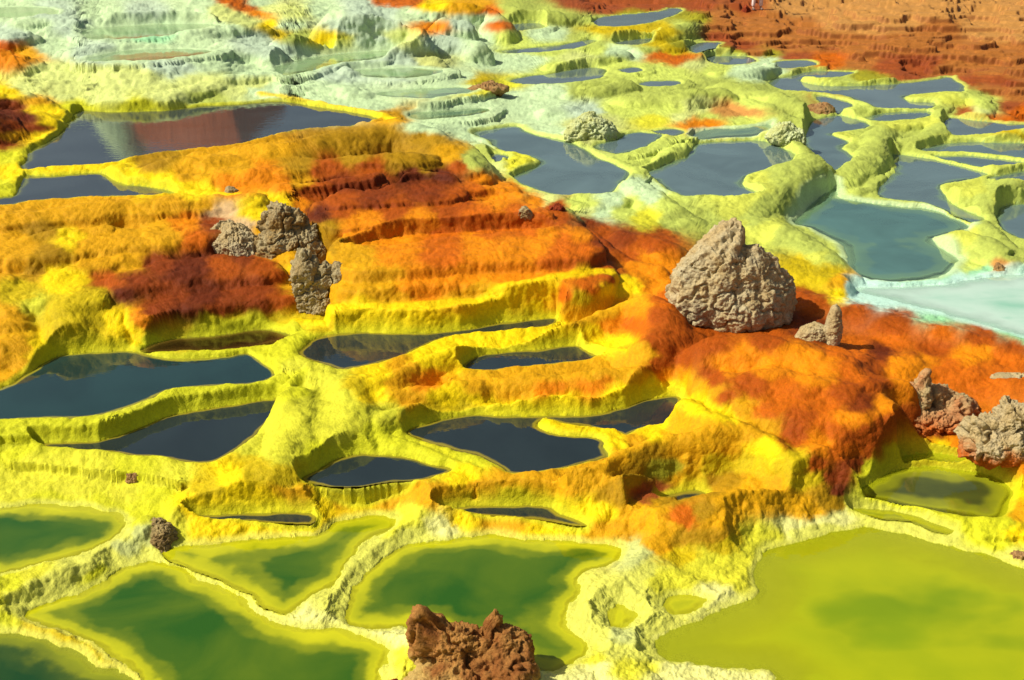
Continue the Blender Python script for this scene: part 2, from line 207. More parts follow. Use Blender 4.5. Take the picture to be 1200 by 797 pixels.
CP_ = """
10,10,PG 60,15,PW 120,15,PG 170,15,PW 230,10,PG 240,3,PG 258,10,PY 268,1,RO 278,4,RO 290,9,RO 302,16,O 302,4,PG 312,10,PY 280,20,PY 295,25,PY 316,29,Y 326,40,FY 335,30,PG 345,15,PY 380,12,PG 410,30,PW 440,25,PW 425,4,PW 430,12,PW 455,13,PW 480,14,PG 445,1,RO 465,3,RO 488,3,RO 510,6,Y
500,6,Y 540,8,YO 560,8,YO 575,12,RO 582,28,RO 562,25,PG 572,24,PG 500,20,PG 545,28,PW 508,30,O 470,45,PY 520,50,PW 440,50,PW 390,50,YG 350,44,LM 378,46,Y 335,60,PW 310,55,PW 300,45,PW
270,35,PG 230,45,PG 180,40,T 130,35,PG 80,30,PW 40,30,PG 10,40,PW 5,65,O 15,65,O 25,62,YO 0,55,RO 60,55,PG 110,60,PW 160,60,PG 210,60,PG 250,70,PG 300,80,PG 350,80,PG 400,85,PW
60,85,PY 110,90,PY 160,90,PY 200,78,PW 240,100,PY 300,100,PY 350,105,PG 400,110,PG 130,115,PY 70,110,PY 30,103,PY 8,108,Y 200,112,PY 90,126,YG 160,122,YG 120,118,PY 190,114,PY 240,112,LM 280,106,PY 300,106,PG
320,104,PG 345,106,PG 360,111,PG 380,114,PG 400,118,PG 420,122,PG 440,125,PG 455,135,YO
5,130,DR 30,138,DR 15,150,R 52,128,Y 62,140,Y 45,160,Y 25,158,YO 5,170,R 12,185,YG 20,195,Y 5,215,YG 15,205,Y 0,122,DR 40,150,R 12,125,R 45,118,YO 70,136,Y
180,192,OY 250,185,YO 320,175,YO 400,165,OY 450,158,OY 500,162,OY 530,180,YO 540,195,DO 420,185,OY 350,192,OY 280,198,YO 220,205,YO 470,190,OY 500,190,OY 150,206,Y 230,222,Y 180,213,Y 120,200,Y 300,205,O 270,215,O 200,216,Y
380,200,DO 430,195,DO 330,215,O 350,212,YO 400,215,R 440,215,R 480,205,DR 520,205,DR 500,225,R 540,230,DO 440,232,R 400,240,DO 380,225,DO 460,245,DO 520,250,DO 350,240,O 360,230,DO
570,215,O 600,222,O 630,235,O 580,232,O 560,222,RO 640,248,RO 610,250,RO 650,242,DO 660,255,DO 690,260,R 700,272,DO 560,255,RO 500,258,O 430,262,O
420,275,O 460,280,O 520,275,RO 570,270,RO 620,268,RO 560,285,O 620,290,O 660,285,RO 690,290,RO 680,275,O 640,275,O
420,300,YO 460,300,O 520,300,RO 600,300,O 650,305,RO 700,310,DO 720,325,DO 740,300,DO 700,285,R 730,280,R 760,290,DO 770,280,DO 745,310,O 765,318,O 760,300,O 780,330,O
410,320,YO 450,325,YO 490,330,O 540,325,O 600,325,O 650,330,O 690,335,RO 430,340,YO 500,345,O 560,345,YO 620,345,O 660,345,RO 400,350,YO 470,355,YO 530,358,YO 600,358,YO 640,355,YO
400,368,Y 440,372,Y 480,376,Y 530,374,Y 580,366,Y 630,358,Y 680,348,FY 720,338,Y 745,340,Y
20,250,YO 70,248,YO 130,242,YO 200,238,YO 240,242,YO 50,270,OY 100,265,YO 160,260,YO 220,262,O 20,285,YO 60,300,OY 110,285,YO 150,290,YO 190,275,YO 230,280,RO 255,290,DR 250,260,R 255,250,TAN
80,278,Y 110,305,YO 150,310,YO 60,325,Y 80,330,Y 40,320,OY 10,310,YO 20,340,FY 10,370,YO 40,355,LN 60,360,FY 90,360,FY 120,350,FY 110,380,FY 80,395,FY 140,375,Y 150,390,Y 20,405,YO 10,425,YO 45,410,Y 80,410,Y
125,330,DO 140,345,DR 160,330,R 185,310,R 210,320,DR 230,310,DR 260,310,DO 290,300,R 310,310,DO 200,345,R 240,345,DR 280,340,R 310,335,R 330,325,DO 180,365,R 220,370,DR 260,360,R 300,355,R 330,350,DO 165,375,O 190,385,R
280,285,YO 300,285,TAN 320,290,YO 330,270,YO 300,250,Y 340,300,YO 350,310,Y 345,335,YO 290,265,TAN 330,240,Y 310,270,YO 350,360,YO 200,390,DO 270,380,FY 150,400,Y
370,250,DR 380,270,OY 390,290,OY 400,290,YO 380,300,YO 
180,402,YG 250,388,FY 330,380,FY 350,372,FY 380,375,FY 340,395,YG 345,405,YG 250,420,YG 330,415,YG 345,430,LN 390,440,LN 370,450,LN 420,450,FY
20,505,YG 80,497,YG 150,485,LN 220,468,YG 290,460,YG 340,455,YG
440,440,Y 470,430,YO 500,420,Y 540,408,Y 590,397,Y 640,385,Y 680,370,YO 720,360,YO 750,348,YO 700,365,YO 740,365,O 690,390,Y 720,400,Y 750,412,YO 720,385,O
460,455,YO 500,450,O 480,470,YO 440,460,Y 520,465,Y 560,455,YO 560,470,Y 600,460,YO 600,440,YO 650,440,YO 700,435,YO 650,455,O 700,450,O 740,440,YO 770,430,DO 720,460,Y 660,470,Y 600,475,Y 550,478,FY 500,485,FY 450,485,LN 760,455,Y 790,455,Y
400,465,LN 380,480,LN 420,490,LN 440,505,YG 400,510,LN 350,480,LN 345,510,LN 330,530,LN 380,530,YG 300,550,FY 340,560,FY 270,560,Y 250,570,FY 420,520,YG 460,525,YG 310,520,LN
40,540,LY 100,545,LY 160,550,YG 200,560,LY 20,565,LY 80,570,LY 140,575,LY 60,585,YG 120,590,YG 30,530,YG 190,580,YG 220,590,Y 170,600,YG
640,503,Y 690,510,Y 720,520,Y 550,540,YG 500,545,YG 540,555,Y 600,562,YO 560,575,YO 500,580,YO 450,582,YO 400,582,YO 340,580,YO 280,585,Y 240,595,Y 640,560,YO 660,575,YO 700,555,YO 720,535,YO 740,520,YO 600,580,FY 660,590,FY 700,600,Y 680,605,Y
760,500,Y 800,500,YO 840,500,YO 880,505,YO 820,470,Y 850,485,Y 810,455,YO 780,440,O 840,462,YO 870,480,YO 900,500,YO 900,525,Y 930,540,FY 950,560,FY 965,575,OY 980,590,OY
760,530,OY 780,550,OL 740,560,OY 720,580,OY 800,530,YO 850,525,YO 840,545,FY 880,545,FY 800,560,YO 850,565,OY 780,585,OY 760,575,BR 880,570,YO 900,580,YO 930,590,YO 950,600,YO 860,585,YO 820,600,OY 840,610,YO 800,605,RO 760,600,YO 740,610,YO 780,620,YO 800,630,OY 840,630,OY 770,640,YO 720,625,YO 700,620,YO
640,615,Y 580,612,YO 540,612,Y 480,605,LY 430,590,Y 380,590,Y 320,592,Y 300,620,Y 240,625,Y 200,625,LY 330,622,Y
770,370,DO 780,350,RO 760,340,O 740,380,RO 800,400,DO 770,400,DO 800,420,DO 830,400,DO 820,380,DO 780,410,DO 850,430,O 840,440,DO 870,420,O 900,400,DO 930,420,O 900,430,O 960,440,O 1000,440,RO 880,450,DO 850,465,DO 920,460,RO 960,470,RO 990,460,DO 1010,470,R 1020,450,DO
900,480,RO 940,490,DO 980,500,RO 1000,490,O 960,520,O 930,510,DO 950,545,DO 980,560,R 990,530,RO 1020,530,DO 1010,510,DO 1040,500,DO 1000,545,R 985,575,DR 1030,515,DO
940,345,DO 960,355,DO 1000,365,DO 1050,380,DO 1100,385,RO 1150,395,DO 1190,405,DO 1040,400,RO 1090,410,DO 1140,415,O 1180,420,RO 1060,430,O 1000,410,RO 1110,435,RO 1150,440,RO 1020,425,DO 1080,425,O 950,385,R 1030,410,DR 1200,430,RO
1040,470,O 1060,490,DO 1100,505,R 1140,510,RO 1180,530,O 1190,545,O 1160,530,YO 1120,520,O 1060,515,RO 1080,520,O 1200,520,RO 1190,570,Y 1198,600,YO 1190,625,Y 1150,625,YG 1170,640,YG 1100,525,Y 1050,530,FY 1020,550,YG 1160,545,Y
1000,580,YG 1010,592,YG 1060,598,YG 1120,610,YG 1180,612,YG 990,605,W 960,615,W 930,622,W 900,630,LY 880,640,LY 1050,612,LC 1100,630,LC 1180,650,LC
740,650,GY 760,670,LC 720,690,LC 700,700,LC 740,700,LC 760,720,LC 700,740,LC 720,760,LC 740,780,LY 780,680,LY 820,670,LY 860,680,LY 850,660,LY 880,655,LY 800,690,LY 840,700,W 800,650,FY 850,640,FY 830,655,LY 760,760,LC 720,745,GY 690,770,LY 640,790,W 700,790,W 800,790,W
870,795,W 900,800,W 480,770,LY 440,780,LC 420,760,LC 460,745,W 500,745,LC 640,770,LC 440,715,LC 405,720,LC 400,700,LC 420,670,LC 440,645,LC 480,628,LC 520,620,W 470,620,LY 400,740,W 350,735,W 310,718,W 280,700,LC 240,682,LC 200,665,LC 170,650,LC
150,640,GY 165,625,GY 130,650,LC 100,665,LC 60,685,LC 20,705,LC 0,700,LY 40,670,LY 10,680,YG 0,730,YG 30,735,FY 80,755,FY 150,770,FY 190,790,FY 150,625,LC 150,610,YG 120,675,YG
560,105,LY 520,95,PG 480,80,PW 470,72,PW 440,75,PW 500,72,GY 580,75,PG 620,72,PG 680,68,PY 650,80,PL 560,120,PG 600,112,PG 640,108,PG 690,105,LM 720,98,LM 620,125,PG 640,135,PG 700,140,GY 680,150,GY 690,130,PW 720,128,PL
590,100,LY 570,98,OL 560,93,FY 545,90,PG 600,8,LM 630,15,LM 655,20,LM 690,22,LM 600,20,LM 640,40,PG 600,45,PL 560,45,PG 640,58,PL 700,58,PL 720,60,PG 740,62,PG
700,36,FY 740,36,FY 780,34,FY 800,30,LM 810,20,OL 770,52,FY 800,50,OL 810,48,LM 760,58,LM 690,42,LM 680,3,BR 720,8,BR 700,10,BR 760,5,BR 740,18,OL
775,65,RO 795,72,RO 800,68,RO 790,60,FY 810,75,PY 840,82,PL 870,85,PG 900,72,PG 895,85,PG 770,80,PL 720,72,PL 750,88,PL 790,85,PL 800,108,LM 760,115,LM 740,105,LM 830,105,LM 820,125,PY 850,100,LM 880,105,LM 920,120,LM 950,125,LM 965,122,BR 940,140,LM 920,145,LM 880,120,PL
850,130,BD 870,132,BD 860,128,BD 820,147,O 810,142,O 830,143,O 830,138,PL 870,142,PL 780,130,PL 740,130,PL 800,138,PY 770,140,LY 920,158,GY 940,168,LM 910,152,GY 
590,165,PG 560,160,PG 540,150,PG 530,135,PG 500,150,PG 560,185,LM 550,190,LM 590,195,PY 600,195,LY 600,187,LY 620,212,PL 640,232,PY 680,240,PL 700,250,PG 740,240,PL 720,235,PG 730,245,PL 745,215,PG 760,230,PG 780,240,PL 790,255,LM 760,255,LY 690,250,PY 750,200,PL 780,185,PL 800,170,PL 750,185,PL 690,165,GY 650,155,PG
940,190,LM 920,200,LM 880,225,YP 900,240,LM 860,245,YP 930,230,LM 950,215,LM 850,250,YP 840,255,LM 880,212,YP 960,200,LM
880,260,LM 920,275,LM 950,290,LM 940,310,FY 960,300,YP 970,320,FY 930,325,FY 985,330,YO 960,330,FY 900,270,YP 980,300,LM 870,265,YP 985,345,Y
1030,160,LM 1010,175,LM 1000,195,LM 990,210,LM 1015,215,LM 1035,165,LM 980,160,YP 1020,155,LM 1000,210,PL 1040,200,PL
1060,145,YP 1090,143,YP 1080,155,LM 1060,160,LM 1100,150,LM 1107,130,LM 1000,130,PL 1020,125,PL 1070,113,YP 1110,112,YP 1140,112,LM 1150,118,PL 1130,130,BR 1140,135,RO 1150,130,PY 1090,110,YP 1160,125,PL 1130,120,YP
1130,165,YP 1160,163,YP 1180,158,FY 1200,150,YP 1185,153,FY 1120,162,YP 1110,222,YP 1140,222,YP 1170,215,LM 1150,235,LM 1180,232,YP 1140,240,LM 1190,230,LM 1170,250,LM 1160,197,YP 1190,193,YP
1100,282,YP 1130,275,YP 1160,285,LM 1150,300,LM 1180,300,LM 1120,290,LM 1170,312,BD 1140,310,PL 1160,262,LM 1185,290,LM
1010,335,TW 1040,345,TW 1080,345,TW 1120,335,TW 1160,330,TW 1200,330,T 1100,360,TW 1150,365,T 1190,380,T 1060,335,T 1130,350,W 1180,350,TW 1150,320,T 1190,340,PY 1000,345,TW 1090,325,T 1200,395,T 1100,372,T
690,0,BR 730,3,BR 820,8,BR 850,15,B 870,10,BR 900,20,B 930,10,BD 960,5,BD 1000,5,BD 1050,8,BD 1100,8,BD 1150,10,BD 1190,15,BD 850,30,B 880,40,B 840,45,BR 900,35,B 940,30,B 980,25,BD 1020,30,BD 1060,25,BD 1100,35,B 1150,35,BD 1190,40,BD 870,55,BR 920,55,B 960,50,B 1000,50,B 1050,50,B 1100,55,B 1150,60,B 1190,60,B 930,68,BR 970,72,RO 1010,75,B 1040,78,BR 1080,75,BR 1120,80,B 1160,80,B 1190,85,B 1010,90,OL 990,93,LM 950,95,YP 1030,95,OL 1060,90,BR 1130,95,BR 1160,105,B 1190,110,B 1180,125,BR 1200,130,RO 1150,137,RO 1190,140,RO 1170,95,BR 860,62,OL 890,62,B 900,64,OL
"""
CPTS = []
for tok in CP_.split():
    a, b, c = tok.split(','); CPTS.append((float(a), float(b), c))

# ------------------------------------------------------------------ general lie of the land
PINS = [(1050,605,.08),(1130,618,.08),(-300,255,1.35),(-60,255,1.32),(0,252,1.33),(100,243,1.35),(200,237,1.36),(290,240,1.36),(-60,330,0.95),(40,300,1.08),(100,300,1.12),(200,300,1.08),(290,310,1.02),(60,330,0.88),(150,330,0.92),(250,340,0.90),(330,345,0.82),(60,370,0.72),(120,375,0.66),(200,370,0.70),(300,362,0.66),(-60,400,0.70),(20,400,0.62),(120,402,0.52),(360,372,0.62),
 (350,290,1.10),(400,240,1.30),(450,235,1.30),(520,230,1.30),(560,225,1.36),(620,240,1.25),(660,258,1.15),(400,270,1.04),(500,275,1.00),(600,280,0.97),(680,285,1.00),(400,305,0.75),(500,310,0.72),(600,310,0.72),(700,310,0.79),(400,335,0.58),(500,335,0.58),(600,335,0.58),(690,330,0.68),(420,360,0.67),(500,366,0.65),(600,355,0.69),(690,342,0.72),
 (740,300,0.95),(740,270,1.00),(700,258,1.02),(770,300,0.90),(780,340,0.88),(750,340,0.78),(800,390,0.88),(760,375,0.85),(720,370,0.72),(760,420,0.72),(820,420,0.85),(880,400,0.92),(940,400,0.88),(930,350,0.82),(980,350,0.76),(1000,420,0.85),(1050,375,0.72),(1100,385,0.70),(1200,405,0.66),(1060,420,0.78),(1130,420,0.72),(1200,440,0.66),(1260,420,0.62),
 (900,450,0.80),(980,455,0.78),(860,465,0.68),(930,500,0.62),(980,520,0.55),(1000,480,0.70),(1040,480,0.70),(1100,490,0.62),(1180,500,0.58),(1100,520,0.38),(1200,540,0.32),(1260,540,0.32),(1010,550,0.32),(990,575,0.20),(1200,590,0.20),(1200,630,0.08),
 (560,450,0.42),(650,450,0.44),(720,445,0.50),(780,440,0.62),(500,450,0.44),(470,445,0.48),(460,480,0.32),(520,475,0.28),(600,470,0.26),(400,450,0.44),(420,490,0.32),(440,520,0.26),(360,480,0.40),(380,520,0.32),(340,540,0.34),(300,560,0.26),(250,565,0.26),(180,560,0.26),(100,560,0.22),(30,540,0.24),(30,575,0.15),(140,580,0.16),(200,610,0.12),(300,585,0.26),
 (440,580,0.26),(560,575,0.26),(650,572,0.28),(720,540,0.34),(800,510,0.48),(860,490,0.56),(900,520,0.50),(940,560,0.36),(985,592,0.20),(760,575,0.26),(720,600,0.16),(800,560,0.30),(860,560,0.30),(900,590,0.25),(830,600,0.24),(780,620,0.14),(840,630,0.10),(900,625,0.08),(700,625,0.08),(600,618,0.09),
 (740,670,0.08),(720,740,0.07),(800,690,0.06),(850,680,0.06),(640,800,0.08),(750,800,0.06),(870,800,0.05),(440,790,0.08),(100,670,0.12),(160,630,0.16),(330,760,0.02),(400,735,0.06),
 (1010,340,0.40),(1080,345,0.40),(1150,345,0.40),(1200,370,0.39),(1260,380,0.38),(1160,310,0.42),
 (640,240,0.86),(700,248,0.84),(760,245,0.80),(800,255,0.76),(850,250,0.70),(900,250,0.60),(900,270,0.58),(960,290,0.50),(980,330,0.50),(880,240,0.68),(940,215,0.60),
 (1000,210,0.46),(1015,185,0.55),(1035,160,0.60),(1090,160,0.52),(1180,160,0.50),(1140,225,0.44),(1160,270,0.40),(1150,290,0.41),
 (550,150,1.00),(500,150,1.15),(560,185,1.00),(600,195,0.90),(545,205,1.15),(590,215,1.10),
 (-60,200,1.22),(10,190,1.22),(15,150,1.30),(50,130,1.30),(130,200,1.20),(180,200,1.25),(300,205,1.28),(450,200,1.32),(540,195,1.22),(250,222,1.22),(340,225,1.28),
 (0,105,1.45),(100,110,1.35),(200,105,1.40),(300,105,1.32),(350,108,1.26),(420,120,1.24),(470,128,1.12),(100,80,1.62),(200,80,1.60),(300,80,1.52),(400,80,1.42),(20,80,1.65),(100,50,1.92),(200,50,1.90),(300,50,1.80),(400,40,1.85),(30,40,2.00),(50,5,2.25),(150,10,2.20),(250,10,2.15),(350,10,2.10),(420,8,2.10),(480,10,1.95),(540,12,1.75),(480,45,1.70),(550,50,1.40),(500,70,1.38),(570,20,1.55),(590,45,1.30),(600,6,1.60),(660,8,1.50),(640,40,1.25),
 (540,95,1.14),(600,75,1.12),(560,115,1.07),(640,110,0.98),(700,70,1.08),(700,105,0.98),(620,135,0.94),(690,145,0.94),(740,130,0.94),(780,120,0.95),(770,75,1.04),(760,60,1.10),(830,80,0.93),(800,100,0.95),(870,95,0.88),(900,110,0.85),(840,130,0.88),(950,130,0.74),(910,150,0.78),(800,145,0.90),(740,145,0.90),(690,15,1.35),(640,70,1.10),(880,85,0.86),(900,80,0.83),
 (690,2,1.66),(780,3,1.66),(840,15,1.52),(900,15,1.52),(1000,10,1.58),(1100,10,1.58),(1200,15,1.56),(850,40,1.18),(950,40,1.20),(1050,40,1.20),(1150,40,1.20),(1240,45,1.18),(900,58,0.98),(1000,65,0.90),(1100,70,0.92),(1200,75,0.94),(960,78,0.78),(1060,85,0.80),(1140,95,0.78),(1190,110,0.78),(1240,115,0.78),(1150,130,0.66),(1200,135,0.64),(1240,137,0.66)]
# far ground out of the picture, straight in metres (x, y, z)
PINS_W = [(-14,38,2.5),(-24,40,3.0),(-18,40,2.8),(-10,40,2.4),(-6,47,2.2),(0,46,1.9),(6,41,1.75),(12,41,1.75),(18,41,1.75),(8,48,2.1),(16,48,2.1),(24,48,2.1),(-30,36,2.6),(-30,60,3),(-10,60,3),(10,60,2.4),(30,60,2.4),(-40,80,5),(0,80,3),(40,80,3),(-12,14,.8),(-14,20,1.2),(14,20,.5),(16,28,.6),(12,14,.5),(9,10,.05),(-9,10,.1),(0,7.0,0),(-6,7,0),(6,7,0),(0,5.6,-.2)]

# ------------------------------------------------------------------ rims and ridges: ([(u,v,z)...], half width m, colour or None, power)
RIDGES = [
 # right-hand pale pools
 ([(948,183,.92),(930,198,.92),(905,214,.88),(880,228,.84),(858,240,.78),(835,250,.76)],.55,None,.8),
 ([(876,214,.82),(892,222,.84)],.3,None,.7),
 ([(1036,149,.82),(1028,167,.80),(1012,184,.76),(992,198,.68),(975,210,.56)],.42,None,.8),
 ([(980,214,.52),(1000,222,.52),(1020,218,.52),(1030,205,.5)],.18,None,.8),
 ([(1109,128,.80),(1100,147,.74),(1075,160,.70),(1052,163,.66)],.36,None,.8),
 ([(1036,147,.68),(1065,144,.68),(1094,142,.68)],.22,None,.6),
 ([(972,161,.68),(1000,162,.70),(1020,160,.72)],.22,None,.6),
 ([(987,132,.72),(1010,124,.80),(1025,126,.74)],.3,None,.8),
 ([(1062,113,.74),(1100,112,.78),(1145,111,.82),(1150,124,.76),(1140,132,.72)],.36,None,.7),
 ([(1112,162,.62),(1165,160,.64),(1187,152,.7),(1230,150,.7)],.3,None,.7),
 ([(1107,219,.66),(1147,219,.72),(1182,213,.74),(1190,200,.6)],.42,None,.7),
 ([(1130,243,.52),(1152,240,.56),(1177,230,.6),(1230,226,.6)],.28,None,.7),
 ([(1158,196,.54),(1200,192,.56),(1230,192,.56)],.24,None,.7),
 ([(1098,281,.56),(1132,273,.66),(1160,280,.66),(1176,297,.6),(1195,305,.5)],.40,None,.8),
 ([(1150,258,.52),(1166,272,.56),(1185,288,.56),(1220,300,.5)],.26,None,.8),
 ([(880,258,.74),(915,265,.76),(945,284,.72),(966,300,.68),(976,318,.60)],.5,None,.8),
 ([(905,300,.66),(940,312,.66),(965,322,.62)],.5,None,.8),
 ([(742,212,1.0),(762,224,.98),(782,243,.92),(800,256,.82)],.42,None,.8),
 ([(800,168,.92),(770,185,.90),(748,202,.90)],.2,None,.7),
 ([(630,226,.92),(680,238,.94),(725,232,.94)],.25,None,.7),
 ([(560,168,1.05),(590,188,1.0),(612,186,.95),(600,205,.96)],.3,None,.7),
 ([(545,178,1.25),(555,190,1.2),(560,200,1.1)],.32,None,.8),
 ([(655,74,1.2),(700,62,1.32),(726,59,1.28)],.42,None,.8),
 ([(620,108,1.08),(690,104,1.16),(735,95,1.16)],.38,None,.8),
 ([(735,112,1.12),(790,108,1.2),(842,103,1.2)],.5,None,.8),
 ([(690,98,1.1),(720,92,1.14)],.3,None,.8),
 ([(855,97,1.12),(900,108,1.14),(938,120,1.1),(962,126,1.0)],.62,None,.8),
 ([(880,118,1.02),(915,132,1.0),(940,140,.92)],.45,None,.8),
 ([(690,140,1.16),(705,150,1.05)],.55,None,.9),
 ([(905,152,.98),(930,165,.92),(942,175,.86)],.34,None,.8),
 ([(590,6,1.8),(630,12,1.75),(690,17,1.5)],.6,None,.8),
 ([(650,22,1.45),(690,24,1.4)],.35,None,.8),
 ([(700,35,1.4),(750,34,1.44),(790,30,1.46),(812,22,1.45)],.5,None,.8),
 ([(750,56,1.2),(790,50,1.24),(812,46,1.18)],.36,None,.8),
 ([(640,128,1.04),(665,124,1.02)],.3,None,.8),
 ([(840,84,1.0),(880,80,1.02),(905,72,.98)],.3,None,.8),
 ([(920,85,.82),(960,92,.82),(1000,94,.82),(1050,90,.84)],.22,None,.7),
 ([(1100,345,.42),(1170,322,.44),(1230,318,.44)],.3,None,.5),
 # upper-left pale cascades
 ([(395,14,2.4),(440,16,2.4),(476,28,2.2)],.8,None,.8),
 ([(400,45,1.95),(430,40,2.0),(460,46,1.9)],.6,None,.8),
 ([(465,38,1.9),(510,38,1.86),(560,48,1.7)],.5,None,.8),
 ([(520,20,1.95),(545,24,1.86)],.4,None,.8),
 ([(500,4,2.1),(545,4,2.1),(578,12,1.9),(586,28,1.7)],.55,None,.8),
 ([(268,50,1.96),(310,54,1.9),(352,62,1.8)],.5,None,.8),
 ([(218,37,2.1),(262,28,2.15),(300,26,2.1)],.5,None,.8),
 ([(335,42,2.0),(372,40,2.05),(396,44,1.96)],.5,None,.8),
 ([(150,82,1.72),(190,76,1.78),(215,71,1.74)],.5,None,.8),
 ([(85,58,1.98),(140,50,2.0),(192,50,1.96)],.32,None,.8),
 ([(25,20,2.3),(60,16,2.34),(88,25,2.2)],.5,None,.8),
 ([(60,30,2.2),(85,32,2.15)],.35,None,.8),
 ([(100,16,2.3),(180,12,2.34),(240,14,2.3)],.4,None,.8),
 ([(0,100,1.56),(60,96,1.58),(120,100,1.5),(200,96,1.52),(245,98,1.46)],.4,None,.7),
 ([(130,116,1.44),(190,108,1.52),(242,98,1.5)],.4,None,.8),
 ([(60,122,1.38),(90,120,1.4),(140,122,1.36)],.3,None,.8),
 ([(250,88,1.6),(320,84,1.58)],.3,None,.7),
 ([(340,100,1.42),(400,100,1.42),(420,106,1.36)],.4,None,.8),
 ([(455,68,1.5),(500,66,1.52),(512,72,1.46)],.35,None,.8),
 ([(410,78,1.56),(430,74,1.58)],.3,None,.8),
 ([(10,40,2.2),(30,36,2.2)],.4,None,.8),
 ([(0,58,2.1),(14,64,2.0),(22,68,1.9)],.6,None,.8),
 # left edge red knob beside the big pool
 ([(-40,110,1.75),(0,108,1.72),(35,112,1.62),(60,128,1.42)],.5,None,.8),
 ([(-30,135,1.7),(5,130,1.62),(30,135,1.5)],.8,None,.9),
 ([(75,135,1.30),(72,146,1.30),(58,158,1.29),(40,166,1.28),(25,172,1.27)],.22,None,.8),
 ([(30,185,1.25),(10,192,1.25),(-20,196,1.25)],.2,None,.8),
 ([(-20,222,1.26),(10,214,1.26),(24,205,1.24)],.22,None,.8),
 # yellow rim behind / between upper-left pools
 ([(305,109,1.30),(340,113,1.29),(370,119,1.29),(405,125,1.28),(440,131,1.28),(465,139,1.3)],.17,'Y',.7),
 ([(100,199,1.24),(130,203,1.25),(155,213,1.25),(200,220,1.25),(245,224,1.25),(275,228,1.25)],.15,'Y',.7),
 # the long yellow whaleback
 ([(150,198,1.34),(200,188,1.45),(260,180,1.50),(320,170,1.55),(390,158,1.62),(450,143,1.70),(490,148,1.66),(520,165,1.52),(540,185,1.36)],.75,None,.9),
 ([(210,204,1.36),(300,196,1.42),(400,185,1.48),(480,180,1.5)],.55,None,.8),
 # left mound lumps
 ([(-60,252,1.42),(40,249,1.42),(110,240,1.44),(200,232,1.45),(285,228,1.44)],.40,None,.7),
 ([(40,275,1.30),(80,268,1.32),(130,266,1.3)],.35,None,.8),
 ([(75,283,1.2),(150,272,1.26),(220,268,1.25)],.28,None,.7),
 ([(70,318,1.08),(130,300,1.14),(180,292,1.14)],.30,None,.7),
 ([(-20,285,1.22),(10,280,1.22),(32,300,1.12)],.5,None,.9),
 ([(-30,340,1.02),(10,332,1.04),(30,355,.92)],.5,None,.9),
 ([(65,335,.98),(95,332,1.02),(118,338,.98)],.42,None,.9),
 ([(85,365,.86),(115,365,.84)],.36,None,.9),
 ([(62,325,1.08),(80,362,.96),(100,392,.74)],.40,None,.9),
 ([(-12,325,1.12),(8,365,.98),(22,392,.78)],.42,None,.9),
 ([(118,352,.94),(135,380,.76)],.26,None,.9),
 ([(-20,405,.74),(12,398,.74),(40,412,.62)],.4,None,.9),
 ([(125,330,1.0),(170,315,1.06),(230,303,1.1),(280,305,1.06)],.38,None,.8),
 ([(150,352,.9),(200,338,.94),(270,328,.94),(320,322,.92)],.36,None,.8),
 ([(180,362,.82),(230,356,.86),(290,346,.84)],.36,None,.8),
 # central orange ledges
 ([(330,216,1.42),(390,207,1.48),(440,200,1.52)],.22,None,.7),
 ([(440,212,1.56),(490,200,1.6),(530,206,1.56),(545,220,1.46)],.32,None,.8),
 ([(380,232,1.42),(440,228,1.46),(500,232,1.46)],.25,None,.7),
 ([(540,216,1.44),(590,220,1.42),(635,236,1.34),(655,250,1.25)],.4,None,.6),
 ([(665,318,.98),(700,308,1.04),(725,322,.96)],.5,None,.9),
 ([(655,255,1.25),(690,268,1.18),(720,295,1.06)],.22,None,.8),
 ([(740,275,1.06),(780,285,1.04)],.4,None,.8),
 ([(735,305,.98),(770,312,.98)],.2,None,.7),
 ([(345,375,.66),(385,376,.68),(450,378,.68),(520,374,.69),(590,364,.71),(650,354,.74),(700,344,.78),(735,335,.82)],.16,'Y',.9),
 ([(150,413,.55),(200,396,.55),(262,386,.56),(320,379,.57),(348,390,.57),(352,402,.56),(338,410,.55),(295,413,.53),(230,418,.52),(158,417,.52)],.09,'YG',1.0),
 # front network of rims
 ([(-60,512,0.54),(0,502,0.54),(93,495,0.55),(134,487,0.55),(174,475,0.55),(217,461,0.56),(284,456,0.57),(325,449,0.59),(350,436,0.61)],.15,'YG',1.1),
 ([(350,418,0.64),(365,432,0.64),(400,440,0.66),(430,437,0.66)],.16,None,.9),
 ([(345,460,0.61),(350,490,0.61),(335,520,0.58),(310,545,0.52),(270,562,0.42),(240,572,0.35)],.42,None,1.0),
 ([(410,450,0.66),(415,475,0.64),(400,500,0.58),(370,525,0.52)],.40,None,1.0),
 ([(430,500,0.47),(470,515,0.42),(520,536,0.40),(560,548,0.40)],.15,None,.9),
 ([(405,448,0.72),(440,440,0.73),(470,430,0.76),(515,412,0.78),(560,402,0.78),(600,396,0.79),(650,384,0.81),(690,370,0.84),(725,358,0.88),(755,345,0.92)],.21,None,1.0),
 ([(675,396,0.70),(710,404,0.72),(755,414,0.76)],.16,None,.9),
 ([(440,488,0.54),(480,472,0.60),(540,468,0.61),(600,466,0.60),(650,462,0.60),(700,460,0.60),(745,452,0.61),(785,448,0.66)],.17,None,.9),
 ([(590,442,0.61),(650,438,0.64),(710,434,0.68),(760,430,0.73)],.22,None,.9),
 ([(455,455,0.66),(500,448,0.66),(560,446,0.61)],.2,None,.9),
 ([(220,594,0.33),(270,580,0.40),(340,576,0.44),(410,576,0.45),(480,575,0.45),(555,566,0.47),(600,562,0.49),(650,556,0.54),(695,542,0.58),(730,525,0.61),(770,510,0.66),(820,503,0.70),(870,500,0.70)],.19,None,1.0),
 ([(795,456,0.70),(820,478,0.70),(850,490,0.72),(895,508,0.68),(925,530,0.61),(950,552,0.54),(972,572,0.45),(985,588,0.33)],.26,None,1.0),
